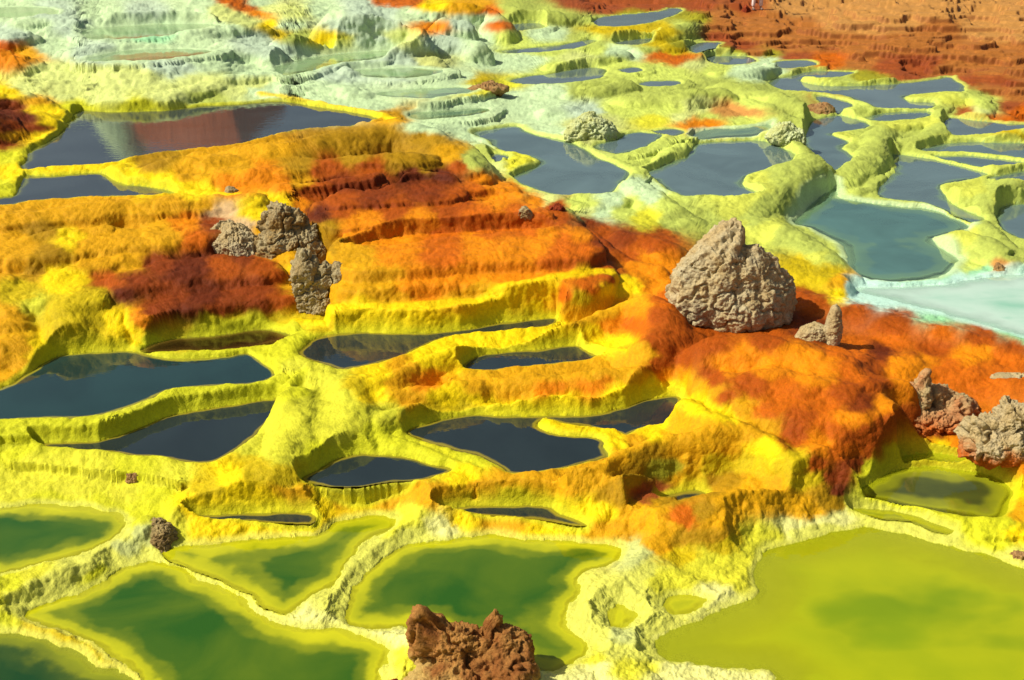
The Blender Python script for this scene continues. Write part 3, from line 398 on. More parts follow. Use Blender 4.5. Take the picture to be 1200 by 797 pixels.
 ([(700,560,0.54),(735,556,0.56),(765,548,0.58)],.3,None,1.0),
 ([(760,600,0.32),(800,588,0.38),(840,580,0.45),(890,574,0.47),(930,574,0.45),(965,582,0.38)],.26,None,1.0),
 ([(730,590,0.30),(700,600,0.24)],.2,None,1.0),
 ([(770,612,0.28),(830,606,0.33),(900,602,0.32)],.26,None,1.0),
 ([(634,497,0.33),(660,504,0.34),(690,508,0.35),(722,514,0.38),(735,520,0.44)],.05,'Y',.9),
 ([(520,612,0.18),(580,609,0.18),(640,614,0.18),(700,622,0.18),(760,630,0.18)],.13,None,.9),
 ([(225,618,0.21),(300,616,0.21),(365,614,0.21),(385,600,0.24)],.1,None,.9),
 # crusts round the green pools
 ([(-40,700,.11),(20,696,.11),(60,680,.12),(110,660,.13),(150,638,.16),(172,612,.22)],.20,None,.7),
 ([(165,648,.12),(215,658,.11),(245,677,.1),(280,691,.09),(308,716,.09),(345,733,.08),(410,737,.08),(470,745,.1)],.075,None,.8),
 ([(402,735,.08),(408,700,.09),(425,665,.09),(455,640,.1),(500,622,.12),(530,616,.12)],.10,None,.8),
 ([(770,630,.16),(745,660,.16),(720,690,.13),(700,712,.13),(698,740,.12),(720,770,.12),(745,795,.1)],.24,None,.6),
 ([(770,650,.14),(765,690,.12),(762,730,.12),(740,760,.11)],.2,None,.6),
 ([(770,660,.13),(820,690,.09),(850,700,.08),(880,680,.08)],.16,None,.6),
 ([(770,742,.06),(800,732,.06),(840,716,.06),(870,698,.06)],.05,'W',.8),
 ([(930,622,.10),(980,612,.12),(1030,618,.1),(1090,630,.1),(1140,645,.1),(1200,664,.1)],.08,'LC',.7),
 ([(420,785,.14),(470,760,.14),(520,765,.14),(600,790,.12),(660,792,.1)],.3,None,.7),
 # orange ground on the right
 ([(765,350,1.0),(780,370,1.0),(770,395,.9)],.36,None,.9),
 ([(830,400,.98),(880,393,1.04),(940,402,1.02),(985,420,.96),(1010,445,.86)],.40,None,.8),
 ([(860,440,.9),(930,440,.94),(990,448,.9)],.5,None,.8),
 ([(930,340,.90),(1000,358,.86),(1080,378,.82),(1160,394,.78),(1240,405,.75)],.36,None,.7),
 ([(900,470,.78),(960,480,.78),(1010,480,.8)],.32,None,.8),
 ([(960,520,.66),(985,535,.62),(990,560,.5)],.28,None,.9),
 ([(1010,500,.56),(1040,515,.5),(1080,520,.45)],.25,None,.8),
 ([(1020,440,.86),(1060,440,.84)],.25,None,.8),
 ([(995,590,.16),(1003,575,.2),(1025,556,.24),(1055,543,.27),(1100,528,.3),(1150,535,.28),(1190,560,.26),(1200,600,.18),(1180,622,.1)],.12,None,.7),
 ([(1000,592,.13),(1050,599,.13),(1100,606,.13),(1140,613,.13),(1180,612,.13)],.06,'YG',.7),
 ([(1060,549,.16),(1100,546,.17),(1150,548,.17)],.05,'YG',.7),
 ([(1040,470,.8),(1100,490,.74),(1160,500,.7),(1220,505,.68)],.35,None,.8),
]
RIDGES = [(pts, hw, c, pw) for pts, hw, c, pw in RIDGES]

# ------------------------------------------------------------------ terrain sheet
ZR = .6
def ramp_axis(parts):
    out = []
    for a, b, s in parts:
        n = max(2, int(round((b - a) / s))); out.append(np.linspace(a, b, n, endpoint=False))
    out.append([parts[-1][1]]); return np.concatenate(out)
us = ramp_axis([(-420,-220,8),(-220,-20,2.5),(-20,1220,1.2),(1220,1420,2.5),(1420,1640,8)])
vs = ramp_axis([(-95,-30,3),(-30,45,1.5),(45,180,.5),(180,420,.8),(420,840,1.0),(840,1000,5)])
U, V = np.meshgrid(us, vs)
X, Y = place(U, V, ZR)
NR, NC = U.shape

def to_param(x, y):
    return seen(x, y, np.full_like(np.asarray(x, float), ZR))

# lie of the land: harmonic interpolation between the pools and the spot heights
cs = 5.0
cu = np.arange(-420, 1645, cs); cv = np.arange(-95, 1005, cs)
CU, CV = np.meshgrid(cu, cv); CXw, CYw = place(CU, CV, ZR)
Zc = np.zeros(CU.shape); fixed = np.zeros(CU.shape, bool)
src = []
pools = []
for lev, kind, lip, outl in POOLS:
    sp = smooth_poly(outl)
    x, y = place(sp[:, 0], sp[:, 1], lev)
    w = np.stack([x, y], 1); pools.append((lev, kind, lip, w))
    pu, pv = to_param(x, y)
    m = inside(CU, CV, list(zip(pu, pv)))
    iu = np.clip(((pu + 420) / cs).round().astype(int), 0, len(cu) - 1); iv = np.clip(((pv + 95) / cs).round().astype(int), 0, len(cv) - 1)
    m[iv, iu] = True
    Zc[m] = lev; fixed |= m
    src += [(a, b, lev) for a, b in zip(pu[::2], pv[::2])]
for u, v, z in PINS:
    x, y = place(u, v, z); pu, pv = to_param(x, y); src.append((float(pu), float(pv), z))
for x, y, z in PINS_W:
    pu, pv = to_param(np.array(x), np.array(y)); src.append((float(pu), float(pv), z))
for pu, pv, z in src:
    pass
S = np.array(src)
num = np.zeros(CU.shape); den = np.zeros(CU.shape)
for k in range(0, len(S), 40):
    s = S[k:k + 40]
    d2 = (CU[..., None] - s[:, 0]) ** 2 + (2.2 * (CV[..., None] - s[:, 1])) ** 2 + 4
    w = d2 ** -1.8; num += (w * s[:, 2]).sum(-1); den += w.sum(-1)
ZI = num / den; Z0 = ZI.copy(); Z0[fixed] = Zc[fixed]
for it in range(90):
    P = np.pad(Z0, 1, mode='edge')
    N = .2 * (P[1:-1, :-2] + P[1:-1, 2:]) + .3 * (P[:-2, 1:-1] + P[2:, 1:-1])
    Z0 = np.where(fixed, Z0, .88 * N + .12 * ZI)
for it in range(1):
    P = np.pad(Z0, 1, mode='edge')
    Z0 = .5 * Z0 + .125 * (P[1:-1, :-2] + P[1:-1, 2:] + P[:-2, 1:-1] + P[2:, 1:-1])

def bil(F, u, v):
    fu = np.clip((u + 420) / cs, 0, F.shape[1] - 1.001); fv = np.clip((v + 95) / cs, 0, F.shape[0] - 1.001)
    i = fv.astype(int); j = fu.astype(int); a = fu - j; b = fv - i
    return (F[i, j] * (1 - a) + F[i, j + 1] * a) * (1 - b) + (F[i + 1, j] * (1 - a) + F[i + 1, j + 1] * a) * b
Z = bil(Z0, U, V)
Z = Z + sstep(39.5, 44, Y) * (sstep(58, 50, Y)) * (4.2 * sstep(-8.2, -9.6, X) * sstep(-15, -13.2, X) + 2.9 * sstep(-13, -14.5, X) * sstep(-34, -26, X))
zero = np.zeros_like(X)
n_big = fbm(X, Y, zero, .9, 3); n_mid = fbm(X, Y, zero + 4, 2.6, 3); n_fine = fbm(X, Y, zero + 9, 9.0, 3)
slant = np.sqrt(X ** 2 + Y ** 2 + 36)
Z = Z + .05 * fbm(X, Y, zero, .9, 2) * sstep(0, 1, Y / 14)

# wobble of outlines
n_soft = fbm(X, Y, zero + 14, 1.7, 2)
wx = X + .06 * n_soft; wy = Y + .09 * fbm(X, Y, zero + 21, 1.8, 2)

def bbox(w, mg):
    a, b = w.min(0) - mg, w.max(0) + mg
    m = (X >= a[0]) & (X <= b[0]) & (Y >= a[1]) & (Y <= b[1])
    r = np.where(m.any(1))[0]; c = np.where(m.any(0))[0]
    if len(r) == 0 or len(c) == 0: return None
    return slice(r[0], r[-1] + 1), slice(c[0], c[-1] + 1)

ridge_col = np.zeros(X.shape + (3,), np.float32); ridge_w = np.zeros(X.shape, np.float32)

def do_ridge(pts, hw, col, pw):
    p = smooth_poly(pts, closed=False, n=4)
    x, y = place(p[:, 0], p[:, 1], p[:, 2]); w = np.stack([x, y], 1)
    sl = bbox(w, hw * 1.4 + .1)
    if sl is None: return
    px, py = wx[sl], wy[sl]
    best = np.full(px.shape, 1e9); zc = np.zeros(px.shape)
    for i in range(len(w) - 1):
        ax, ay = w[i]; ex, ey = w[i + 1] - w[i]; L = ex * ex + ey * ey + 1e-12
        t = np.clip(((px - ax) * ex + (py - ay) * ey) / L, 0, 1)
        d2 = (px - ax - t * ex) ** 2 + (py - ay - t * ey) ** 2
        m = d2 < best
        best = np.where(m, d2, best); zc = np.where(m, p[i, 2] + t * (p[i + 1, 2] - p[i, 2]), zc)
    hwv = hw * (1 + .28 * n_soft[sl])
    t = np.sqrt(best) / hwv
    zc = zc + .14 * hw * n_soft[sl]
    prof = np.clip(1 - t * t, 0, 1) ** pw
    base = Z[sl]
    up = np.maximum(zc - base, 0)
    h = base + up * prof
    Z[sl] = h
    if col:
        ww = sstep(1.05, .5, t); ridge_w[sl] = np.maximum(ridge_w[sl], ww); ridge_col[sl] = np.where((ww > .02)[..., None], ALB[col], ridge_col[sl])

for r in RIDGES: do_ridge(*r)

# ledges: stepped relief of the orange terraces and of the layered brown shelf
def area(poly, soft):
    m = inside(IU, IV, poly); d = seg_dist(IU, IV, poly)
    return sstep(-soft, soft, np.where(m, d, -d))
IU, IV = seen(X, Y, Z)
ORANGE = [(330,205),(440,190),(540,195),(660,245),(650,258),(560,258),(400,266)]
ORANGE_ALL = [(330,205),(440,190),(540,195),(660,245),(720,290),(735,330),(600,352),(400,368),(390,300)]
SHELF = [(660,-60),(1500,-60),(1500,135),(1200,138),(1120,90),(900,72),(830,60),(815,18),(690,12)]
PALE = [(-300,-80),(500,-80),(560,60),(480,120),(300,106),(60,122),(-300,112)]
MILD = [(-100,250),(290,235),(330,330),(160,400),(-100,400)]
RIGHTO = [(800,395),(930,335),(1300,400),(1300,540),(1000,560),(850,470)]
def ledge(mask, step, sharp, amp_n, f, mix=1.0):
    global Z
    q = Z + amp_n * (fbm(X * .7, Y * 1.4, zero + 55 + step * 10, f, 2))
    k = np.floor(q / step); fr = q / step - k
    fr2 = fr + 0
    st = np.clip((fr2 - (1 - sharp)) / sharp, 0, 1); st = st * st * (3 - 2 * st)
    st = .18 * fr2 + .82 * st
    Z = Z + mask * mix * ((k + st) * step - q)
mo = area(ORANGE, 14); ms = area(SHELF, 10); mp = area(PALE, 25); ml = area(MILD, 25); mr = area(RIGHTO, 25)
mo_all = area(ORANGE_ALL, 12)
ledge(mo, .14, .26, .20, .42, .85)
ledge(mo, .05, .4, .06, 1.0, .22)
Z = Z + ms * .10 * fbm(X * .5, Y, zero + 77, .5, 2)
def strata(mask, step, sharp, wob, fx, fy):
    global Z
    q = Z + wob * fbm(X * fx, Y * fy, zero + 60 + 10 * step, 1, 3)
    k = np.floor(q / step); fr = q / step - k
    st = sstep(1 - sharp, 1, fr)
    Z = Z + mask * ((k + .12 * fr + .88 * st) * step - q + .65 * (q - Z))
strata(ms, .19, .10, .42, .30, .55)
strata(ms, .075, .16, .22, .5, 1.1)
ledge(mp, .07, .45, .05, .5, .6)
ledge(ml, .12, .35, .06, .9, .5)
ledge(mr, .10, .35, .09, 1.0, .5)

# flat-topped ledges with steep fronts
PLATES = [(1.27,6.0,[(395,276),(440,262),(520,255),(590,252),(650,250),(690,262),(708,285),(692,300),(640,302),(560,306),(480,312),(420,314),(385,300)]),
 (1.09,6.0,[(390,312),(470,312),(560,306),(650,304),(712,304),(722,318),(695,334),(620,335),(545,330),(480,334),(420,339),(394,330)]),
 (.90,5.0,[(398,345),(470,345),(545,338),(640,336),(690,330),(700,338),(680,348),(600,356),(500,365),(420,366),(388,358)]),
 (1.47,5.0,[(420,214),(470,208),(530,206),(548,222),(520,232),(450,236),(400,240),(380,232)]),
 (1.36,5.0,[(370,246),(450,240),(530,234),(600,232),(650,246),(630,254),(540,256),(440,261),(380,264)]),
 (1.24,1.8,[(-60,272),(60,276),(110,268),(190,262),(250,260),(258,272),(190,284),(100,292),(40,300),(-60,296)]),
 (1.02,2.2,[(-60,322),(30,322),(90,324),(128,336),(118,350),(60,352),(-60,346)]),
 (1.05,2.4,[(130,318),(200,306),(290,300),(330,304),(322,318),(240,324),(170,334),(134,338)]),
 (.88,2.4,[(150,352),(200,340),(290,330),(345,330),(345,344),(270,352),(200,364),(160,368)])]
# round the creases off
def soften(F, n):
    for q in range(n):
        P = np.pad(F, 1, mode='edge')
        F = .25 * F + .1875 * (P[1:-1, :-2] + P[1:-1, 2:] + P[:-2, 1:-1] + P[2:, 1:-1])
    return F
near_m = sstep(20, 16, slant)
Z = Z * (1 - near_m) + soften(Z, 14) * near_m
# pools
depth = np.full(X.shape, -1.0)
rimcol = np.zeros(X.shape + (3,)); rimw = np.zeros(X.shape); bedcol = np.zeros(X.shape + (3,)); poolinfo = []
shore_n = fbm(X, Y, zero + 91, 1.3, 4); shore_m = fbm(X, Y, zero + 95, 1.3, 4); shore_f = fbm(X, Y, zero + 99, 4.2, 4, .6); shore_g = fbm(X, Y, zero + 103, 4.2, 4, .6)
def pool_shape(w, rag=.008):
    sl = bbox(w, .9)
    if sl is None: return None
    k = np.clip(slant[sl] / 14, .8, 1.8)
    px = X[sl] + .08 * k * shore_n[sl] + .015 * n_mid[sl] + rag * shore_f[sl]; py = Y[sl] + .10 * k * shore_m[sl] + (.004 + .8 * rag) * shore_g[sl]
    ins = inside(px, py, [tuple(q) for q in w]); d = seg_dist(px, py, w)
    return sl, np.where(ins, -d, d)
FRONT = ('green', 'greend', 'olive', 'slit')
shapes = [pool_shape(w, .085 if kind in FRONT + ('milkt',) else .012) for lev, kind, lip, w in pools]
for zt, sl_, outl in PLATES:
    q = smooth_poly(outl); x, y = place(q[:, 0], q[:, 1], zt); sh = pool_shape(np.stack([x, y], 1), .05)
    if sh:
        sl, sd = sh; so = np.maximum(sd, 0)
        top = zt + .035 * n_soft[sl] - .05 * np.exp(np.minimum(sd, 0) / .10) - sl_ * so * (1 + .5 * n_soft[sl])
        Z[sl] = smax(Z[sl], top, .02)
Z = Z * (1 - near_m) + soften(Z, 3) * near_m
wet = np.zeros(X.shape, bool)
for sh in shapes:
    if sh: wet[sh[0]] |= sh[1] < 0
for sh, (lev, kind, lip, w) in zip(shapes, pools):        # lips
    if not sh: continue
    sl, sd = sh; lw = (.55 if kind in ('green', 'greend', 'olive') else .16) + .25 * lip
    liph = lip * (1 + .6 * n_soft[sl])
    lp = lev + liph * np.clip(sd / (lw * .45), 0, 1) ** (1.0 if kind in ('green', 'greend', 'olive') else .6) * sstep(lw * 2.2, lw * .6, sd)
    lp = np.where((sd > 0) & (sd < lw * 2.2), np.maximum(lp, lev + .006 * (sd < .06)), -9)
    Z[sl] = np.where(wet[sl], Z[sl], np.maximum(Z[sl], lp))
for sh, (lev, kind, lip, w) in zip(shapes, pools):        # banks
    if not sh: continue
    sl, sd = sh; s0 = np.maximum(sd, 0)
    Z[sl] = np.where(wet[sl], Z[sl], np.minimum(Z[sl], lev + .006 + (.26 * s0 + 1.6 * s0 ** 2 if kind in ('green', 'olive', 'greend') else .6 * s0 + 3.5 * s0 ** 2 if kind in ('milk', 'milkt') else .9 * s0 + 24 * s0 ** 2)))
for fl, outl in DRY:
    q = smooth_poly(outl); x, y = place(q[:, 0], q[:, 1], fl + .02); w = np.stack([x, y], 1); sh = pool_shape(w)
    if sh:
        sl, sd = sh
        Z[sl] = np.where(wet[sl], Z[sl], np.minimum(Z[sl], fl + .03 * n_mid[sl] + np.where(sd < 0, 0, 3.5 * sd)))
for sh, (lev, kind, lip, w) in zip(shapes, pools):        # beds    if not sh: poolinfo.append(None); continue
    sl, sd = sh
    slope, maxd, rc, rwid, deep, shal, lost = KIND[kind]
    dn = np.maximum(-sd, 0)
    nb = np.clip(1 + .7 * n_big[sl] + .5 * n_mid[sl], .35, 2.2)
    dep = maxd * (1 - np.exp(-slope * dn * nb / maxd))
    ls = dep + .05 * fbm(X[sl], Y[sl], zero[sl] + 130, 1.6, 3)           # drowned shelves
    kk = np.floor(ls / .10); dep = np.maximum(dep * .35 + .65 * ((kk + sstep(.35, .95, ls / .10 - kk)) * .10), .6 * dep)
    if kind == 'olive':
        dep = .02 * sstep(0, .1, dn) + .09 * sstep(0, .9, dn) + .38 * np.maximum(0, fbm(X[sl] * .8 - Y[sl] * .35, Y[sl] * 1.1, zero[sl] + 3, .8, 4) - .02) * sstep(.05, .7, dn)
    Z[sl] = np.where(sd < 0, lev - .004 - dep, Z[sl])
    t = sstep(rwid * (1 + .5 * n_mid[sl]), rwid * .25, np.maximum(sd, 0)) * (sd < rwid * 2)
    m = t > rimw[sl]
    rimw[sl] = np.where(m, t, rimw[sl]); rimcol[sl] = np.where(m[..., None], ALB[rc], rimcol[sl])
    m = sd < 0
    depth[sl] = np.where(m, dep, depth[sl]); bedcol[sl] = np.where(m[..., None], ALB[rc] * .55 + np.array(shal) * .5, bedcol[sl])
    poolinfo.append((sl, sd, lev, kind))

# shape the far border down so that the sheet ends under the ground beyond
edge = np.minimum(np.minimum(sstep(-420, -330, U), sstep(1640, 1550, U)), np.minimum(sstep(-95, -70, V), sstep(1000, 930, V)))
Z = Z * edge + (1 - edge) * -1.2
ZB = Z.copy()

# walls need as many rows as flats: spread the rows of every column by the length they show
G_X, G_Y, G_NR = X, Y, NR
dY = np.abs(np.diff(Y, axis=0)); dZ = np.abs(np.diff(Z, axis=0)); sm = .5 * (slant[1:] + slant[:-1])
dep_s = (H_CAM - .6) / sm
wgt = (dY * dep_s + 1.0 * dZ) * FPX / sm
wgt = np.minimum(wgt, 14) + .12
kern = np.ones(9) / 9
for it in range(2):
    Pd = np.pad(wgt, ((0, 0), (4, 4)), mode='edge'); cs_ = np.cumsum(np.pad(Pd, ((0, 0), (1, 0))), axis=1); wgt = (cs_[:, 9:] - cs_[:, :-9]) / 9
wgt[:, :] = .5 * wgt + .25 * np.vstack([wgt[:1], wgt[:-1]]) + .25 * np.vstack([wgt[1:], wgt[-1:]])
cum = np.vstack([np.zeros((1, NC)), np.cumsum(wgt, axis=0)]); cum /= cum[-1]
NR = 1450
tgt = np.linspace(0, 1, NR)
RI = np.empty((NR, NC))
for j in range(NC): RI[:, j] = np.interp(tgt, cum[:, j], np.arange(G_NR))
i0 = np.clip(RI.astype(int), 0, G_NR - 2); fr_ = RI - i0; jj = np.arange(NC)[None, :].repeat(NR, 0); inear = np.clip(np.round(RI).astype(int), 0, G_NR - 1)
def rs(F):
    a = fr_[..., None] if F.ndim == 3 else fr_
    return F[i0, jj] * (1 - a) + F[i0 + 1, jj] * a
GZ = Z
X, Y, Z = rs(X), rs(Y), rs(Z)
IU, IV = seen(X, Y, Z)
V2 = rs(V)
slant, edge, n_mid, n_big, n_fine = rs(slant), rs(edge), rs(n_mid), rs(n_big), rs(n_fine)
mo_all = rs(mo_all); ms, mo, mr, ml, mp = rs(ms), rs(mo), rs(mr), rs(ml), rs(mp)
rimw, rimcol, ridge_w, ridge_col = rs(rimw), rs(rimcol), rs(ridge_w), rs(ridge_col.astype(float))
depth = depth[inear, jj]; bedcol = bedcol[inear, jj]

# crusty relief: displaced along the surface normal
def normals(X, Y, Z):
    P = np.stack([X, Y, Z], -1)
    dc = np.zeros_like(P); dr = np.zeros_like(P)
    dc[:, 1:-1] = P[:, 2:] - P[:, :-2]; dc[:, 0] = P[:, 1] - P[:, 0]; dc[:, -1] = P[:, -1] - P[:, -2]
    dr[1:-1] = P[:-2] - P[2:]; dr[0] = P[0] - P[1]; dr[-1] = P[-2] - P[-1]
    n = np.cross(dc, dr); n /= np.linalg.norm(n, axis=-1, keepdims=True) + 1e-12
    return n
N = normals(X, Y, Z)
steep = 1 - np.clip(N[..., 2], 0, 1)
dry = np.where(depth >= 0, .15 * np.exp(-depth * 12), 1.0)
rimfade = 1 - .6 * rimw * (depth < 0)
b1 = billow(X, Y, Z * .8, 3.4, 2) - .20
b2 = billow(X, Y, Z, 11.0, 3) - .22
b3 = billow(X, Y, Z, 26.0, 2) - .28
rib = fbm(X, Y, Z * .18 + 40, 7.0, 3)
amp = (.060 * b1 + .022 * b2) * (1 - .6 * ms) + (.006 * b3) * sstep(30, 14, slant) + .045 * rib * sstep(.12, .5, steep) * (1 - ms) * sstep(17, 24, slant) + mp * .10 * (billow(X, Y, Z, 1.9, 2) - .28)
amp = (amp + (.014 * b3 + .018 * b2) * sstep(12.5, 10.5, slant)) * dry * rimfade * edge
FLAT = [(985,332),(1060,331),(1150,318),(1300,322),(1300,430),(1200,398),(1100,368),(1000,350)]
fl_m = area(FLAT, 6); amp = amp * (1 - .75 * fl_m)
D = N * amp[..., None]
XX, YY, ZZ = X + D[..., 0], Y + D[..., 1], Z + D[..., 2]

# ------------------------------------------------------------------ deposit colours
IU, IV = seen(XX, YY, ZZ)
sc = np.clip(14.0 / slant, .35, 1.4)
fl_m = area(FLAT, 8)
qu = IU + (1 + 2.5 * fl_m) * 14 * sc * fbm(X, Y, Z + 5, 1.7, 4) + 11 * sc * fbm(X, Y, Z + 8, 6, 5, .65)
qv = IV + 7 * sc * fbm(X, Y, Z + 15, 1.7, 4) + 8 * sc * fbm(X, Y, Z + 18, 6, 5, .65)
cpu = np.array([c[0] for c in CPTS]); cpv = np.array([c[1] for c in CPTS]); cpc = np.array([ALB[c[2]] for c in CPTS])
# on a table of photo positions, then looked up
tu = np.arange(-60, 1264, 4.0); tv = np.arange(-60, 864, 3.0)
TU, TV = np.meshgrid(tu, tv); num = np.zeros(TU.shape + (3,)); den = np.zeros(TU.shape)
for k in range(0, len(cpu), 30):
    yw = np.where(cpv[k:k+30] < 180, 2.6, 1.5)
    d2 = (TU[..., None] - cpu[k:k+30]) ** 2 + (yw * (TV[..., None] - cpv[k:k+30])) ** 2 + 9
    w = d2 ** -3.0
    num += (w[..., None] * cpc[k:k+30]).sum(2); den += w.sum(-1)
T3 = num / den[..., None]
fu = np.clip((qu + 60) / 4, 0, len(tu) - 1.001); fv = np.clip((qv + 60) / 3, 0, len(tv) - 1.001)
i = fv.astype(int); j = fu.astype(int); a = (fu - j)[..., None]; b = (fv - i)[..., None]
C = (T3[i, j] * (1 - a) + T3[i, j + 1] * a) * (1 - b) + (T3[i + 1, j] * (1 - a) + T3[i + 1, j + 1] * a) * b
# land out of the picture
far_out = sstep(-25, -60, IV)
brownw = sstep(-13.6, -12.8, X + .6 * n_big) * sstep(-7.5, -9, X) * (Y > 36)
Cout = ALB['PG'] * (1 - brownw[..., None]) + (.5 * ALB['BR'] + .5 * ALB['RO']) * brownw[..., None]
Cout = np.where((X > 3)[..., None], ALB['BD'], Cout)
C = C * (1 - far_out[..., None]) + Cout * far_out[..., None]
C = C * (1 - ridge_w[..., None] * .85) + ridge_col * (ridge_w[..., None] * .85)
rw_ = (rimw * .75)[..., None]
C = np.where((depth < 0)[..., None], C * (1 - rw_) + rimcol * rw_, bedcol)
tint = sstep(.10, .45, steep + .12 * n_mid) * (.7 * mo_all + mr * .5 + ms).clip(0, 1) * (depth < 0)
C = C * (1 - tint[..., None] * np.array([.30, .38, .30]))  # steep faces of the orange ground and the shelf get a darker colour
# mineral speckle: patches of fresher and older crust
sp1 = fbm(X, Y, Z + 61, 3.1, 4); sp2 = fbm(X, Y, Z + 71, 14.0, 3)
C = C * (1 + .20 * sp1 + .13 * sp2)[..., None]
C = np.clip(C, .0012, .9)

def mesh_from_grid(name, P, faces_mask=None):
    nr = P.shape[0]; idx = np.arange(nr * NC).reshape(nr, NC)
    q = np.stack([idx[1:, :-1], idx[1:, 1:], idx[:-1, 1:], idx[:-1, :-1]], -1)
    q = q[faces_mask] if faces_mask is not None else q.reshape(-1, 4)
    used, inv = np.unique(q, return_inverse=True); q = inv.reshape(-1, 4)
    me = bpy.data.meshes.new(name)
    me.vertices.add(len(used)); me.vertices.foreach_set('co', P.reshape(-1, 3)[used].astype(np.float32).ravel())
    me.loops.add(q.size); me.loops.foreach_set('vertex_index', q.astype(np.int32).ravel())
    me.polygons.add(len(q)); me.polygons.foreach_set('loop_start', np.arange(0, q.size, 4, dtype=np.int32)); me.polygons.foreach_set('loop_total', np.full(len(q), 4, np.int32))
    me.polygons.foreach_set('use_smooth', np.ones(len(q), bool))
    me.update(calc_edges=True)
    return me, used

def add_attr(me, name, vals, typ):
    at = me.attributes.new(name, typ, 'POINT')
    if typ == 'FLOAT_COLOR':
        v = np.concatenate([vals, np.ones((len(vals), 1))], 1).astype(np.float32); at.data.foreach_set('color', v.ravel())
    else:
        at.data.foreach_set('value', vals.astype(np.float32).ravel())

# ------------------------------------------------------------------ materials
def new_mat(name):
    m = bpy.data.materials.new(name); m.use_nodes = True
    nt = m.node_tree; nt.nodes.clear()
    return m, nt, lambda t, **k: _node(nt, t, k)
def _node(nt, t, k):
    n = nt.nodes.new(t)
    for a, v in k.items(): setattr(n, a, v)
    return n

def crust_material():
    m, nt, nd = new_mat('mineral_crust'); L = nt.links.new
    out = nd('ShaderNodeOutputMaterial'); bs = nd('ShaderNodeBsdfPrincipled')
    at = nd('ShaderNodeAttribute', attribute_name='deposit')
    geo = nd('ShaderNodeNewGeometry')
    n1 = nd('ShaderNodeTexNoise'); n1.inputs['Scale'].default_value = 30; n1.inputs['Detail'].default_value = 6; n1.inputs['Roughness'].default_value = .65
    n2 = nd('ShaderNodeTexNoise'); n2.inputs['Scale'].default_value = 110; n2.inputs['Detail'].default_value = 4; n2.inputs['Roughness'].default_value = .7
    vo = nd('ShaderNodeTexVoronoi', feature='SMOOTH_F1'); vo.inputs['Scale'].default_value = 55; vo.inputs['Smoothness'].default_value = .35
    for n in (n1, n2, vo): L(geo.outputs['Position'], n.inputs['Vector'])
    hsv = nd('ShaderNodeHueSaturation')
    mr = nd('ShaderNodeMapRange'); mr.inputs['From Min'].default_value = .3; mr.inputs['From Max'].default_value = .7; mr.inputs['To Min'].default_value = .84; mr.inputs['To Max'].default_value = 1.14
    L(n1.outputs['Fac'], mr.inputs['Value']); L(mr.outputs['Result'], hsv.inputs['Value']); L(at.outputs['Color'], hsv.inputs['Color'])
    mh = nd('ShaderNodeMapRange'); mh.inputs['From Min'].default_value = .3; mh.inputs['From Max'].default_value = .7; mh.inputs['To Min'].default_value = .488; mh.inputs['To Max'].default_value = .512
    L(n2.outputs['Fac'], mh.inputs['Value']); L(mh.outputs['Result'], hsv.inputs['Hue'])
    L(hsv.outputs['Color'], bs.inputs['Base Color'])
    b1 = nd('ShaderNodeBump'); b1.inputs['Strength'].default_value = .28; b1.inputs['Distance'].default_value = .015
    b2 = nd('ShaderNodeBump'); b2.inputs['Strength'].default_value = .45; b2.inputs['Distance'].default_value = .008
    b3 = nd('ShaderNodeBump', invert=True); b3.inputs['Strength'].default_value = .3; b3.inputs['Distance'].default_value = .012
    L(n1.outputs['Fac'], b1.inputs['Height']); L(vo.outputs['Distance'], b3.inputs['Height']); L(n2.outputs['Fac'], b2.inputs['Height'])
    L(b1.outputs['Normal'], b3.inputs['Normal']); L(b3.outputs['Normal'], b2.inputs['Normal']); L(b2.outputs['Normal'], bs.inputs['Normal'])
    bs.inputs['Roughness'].default_value = .7; bs.inputs['Specular IOR Level'].default_value = .12
    L(bs.outputs[0], out.inputs[0])
    return m

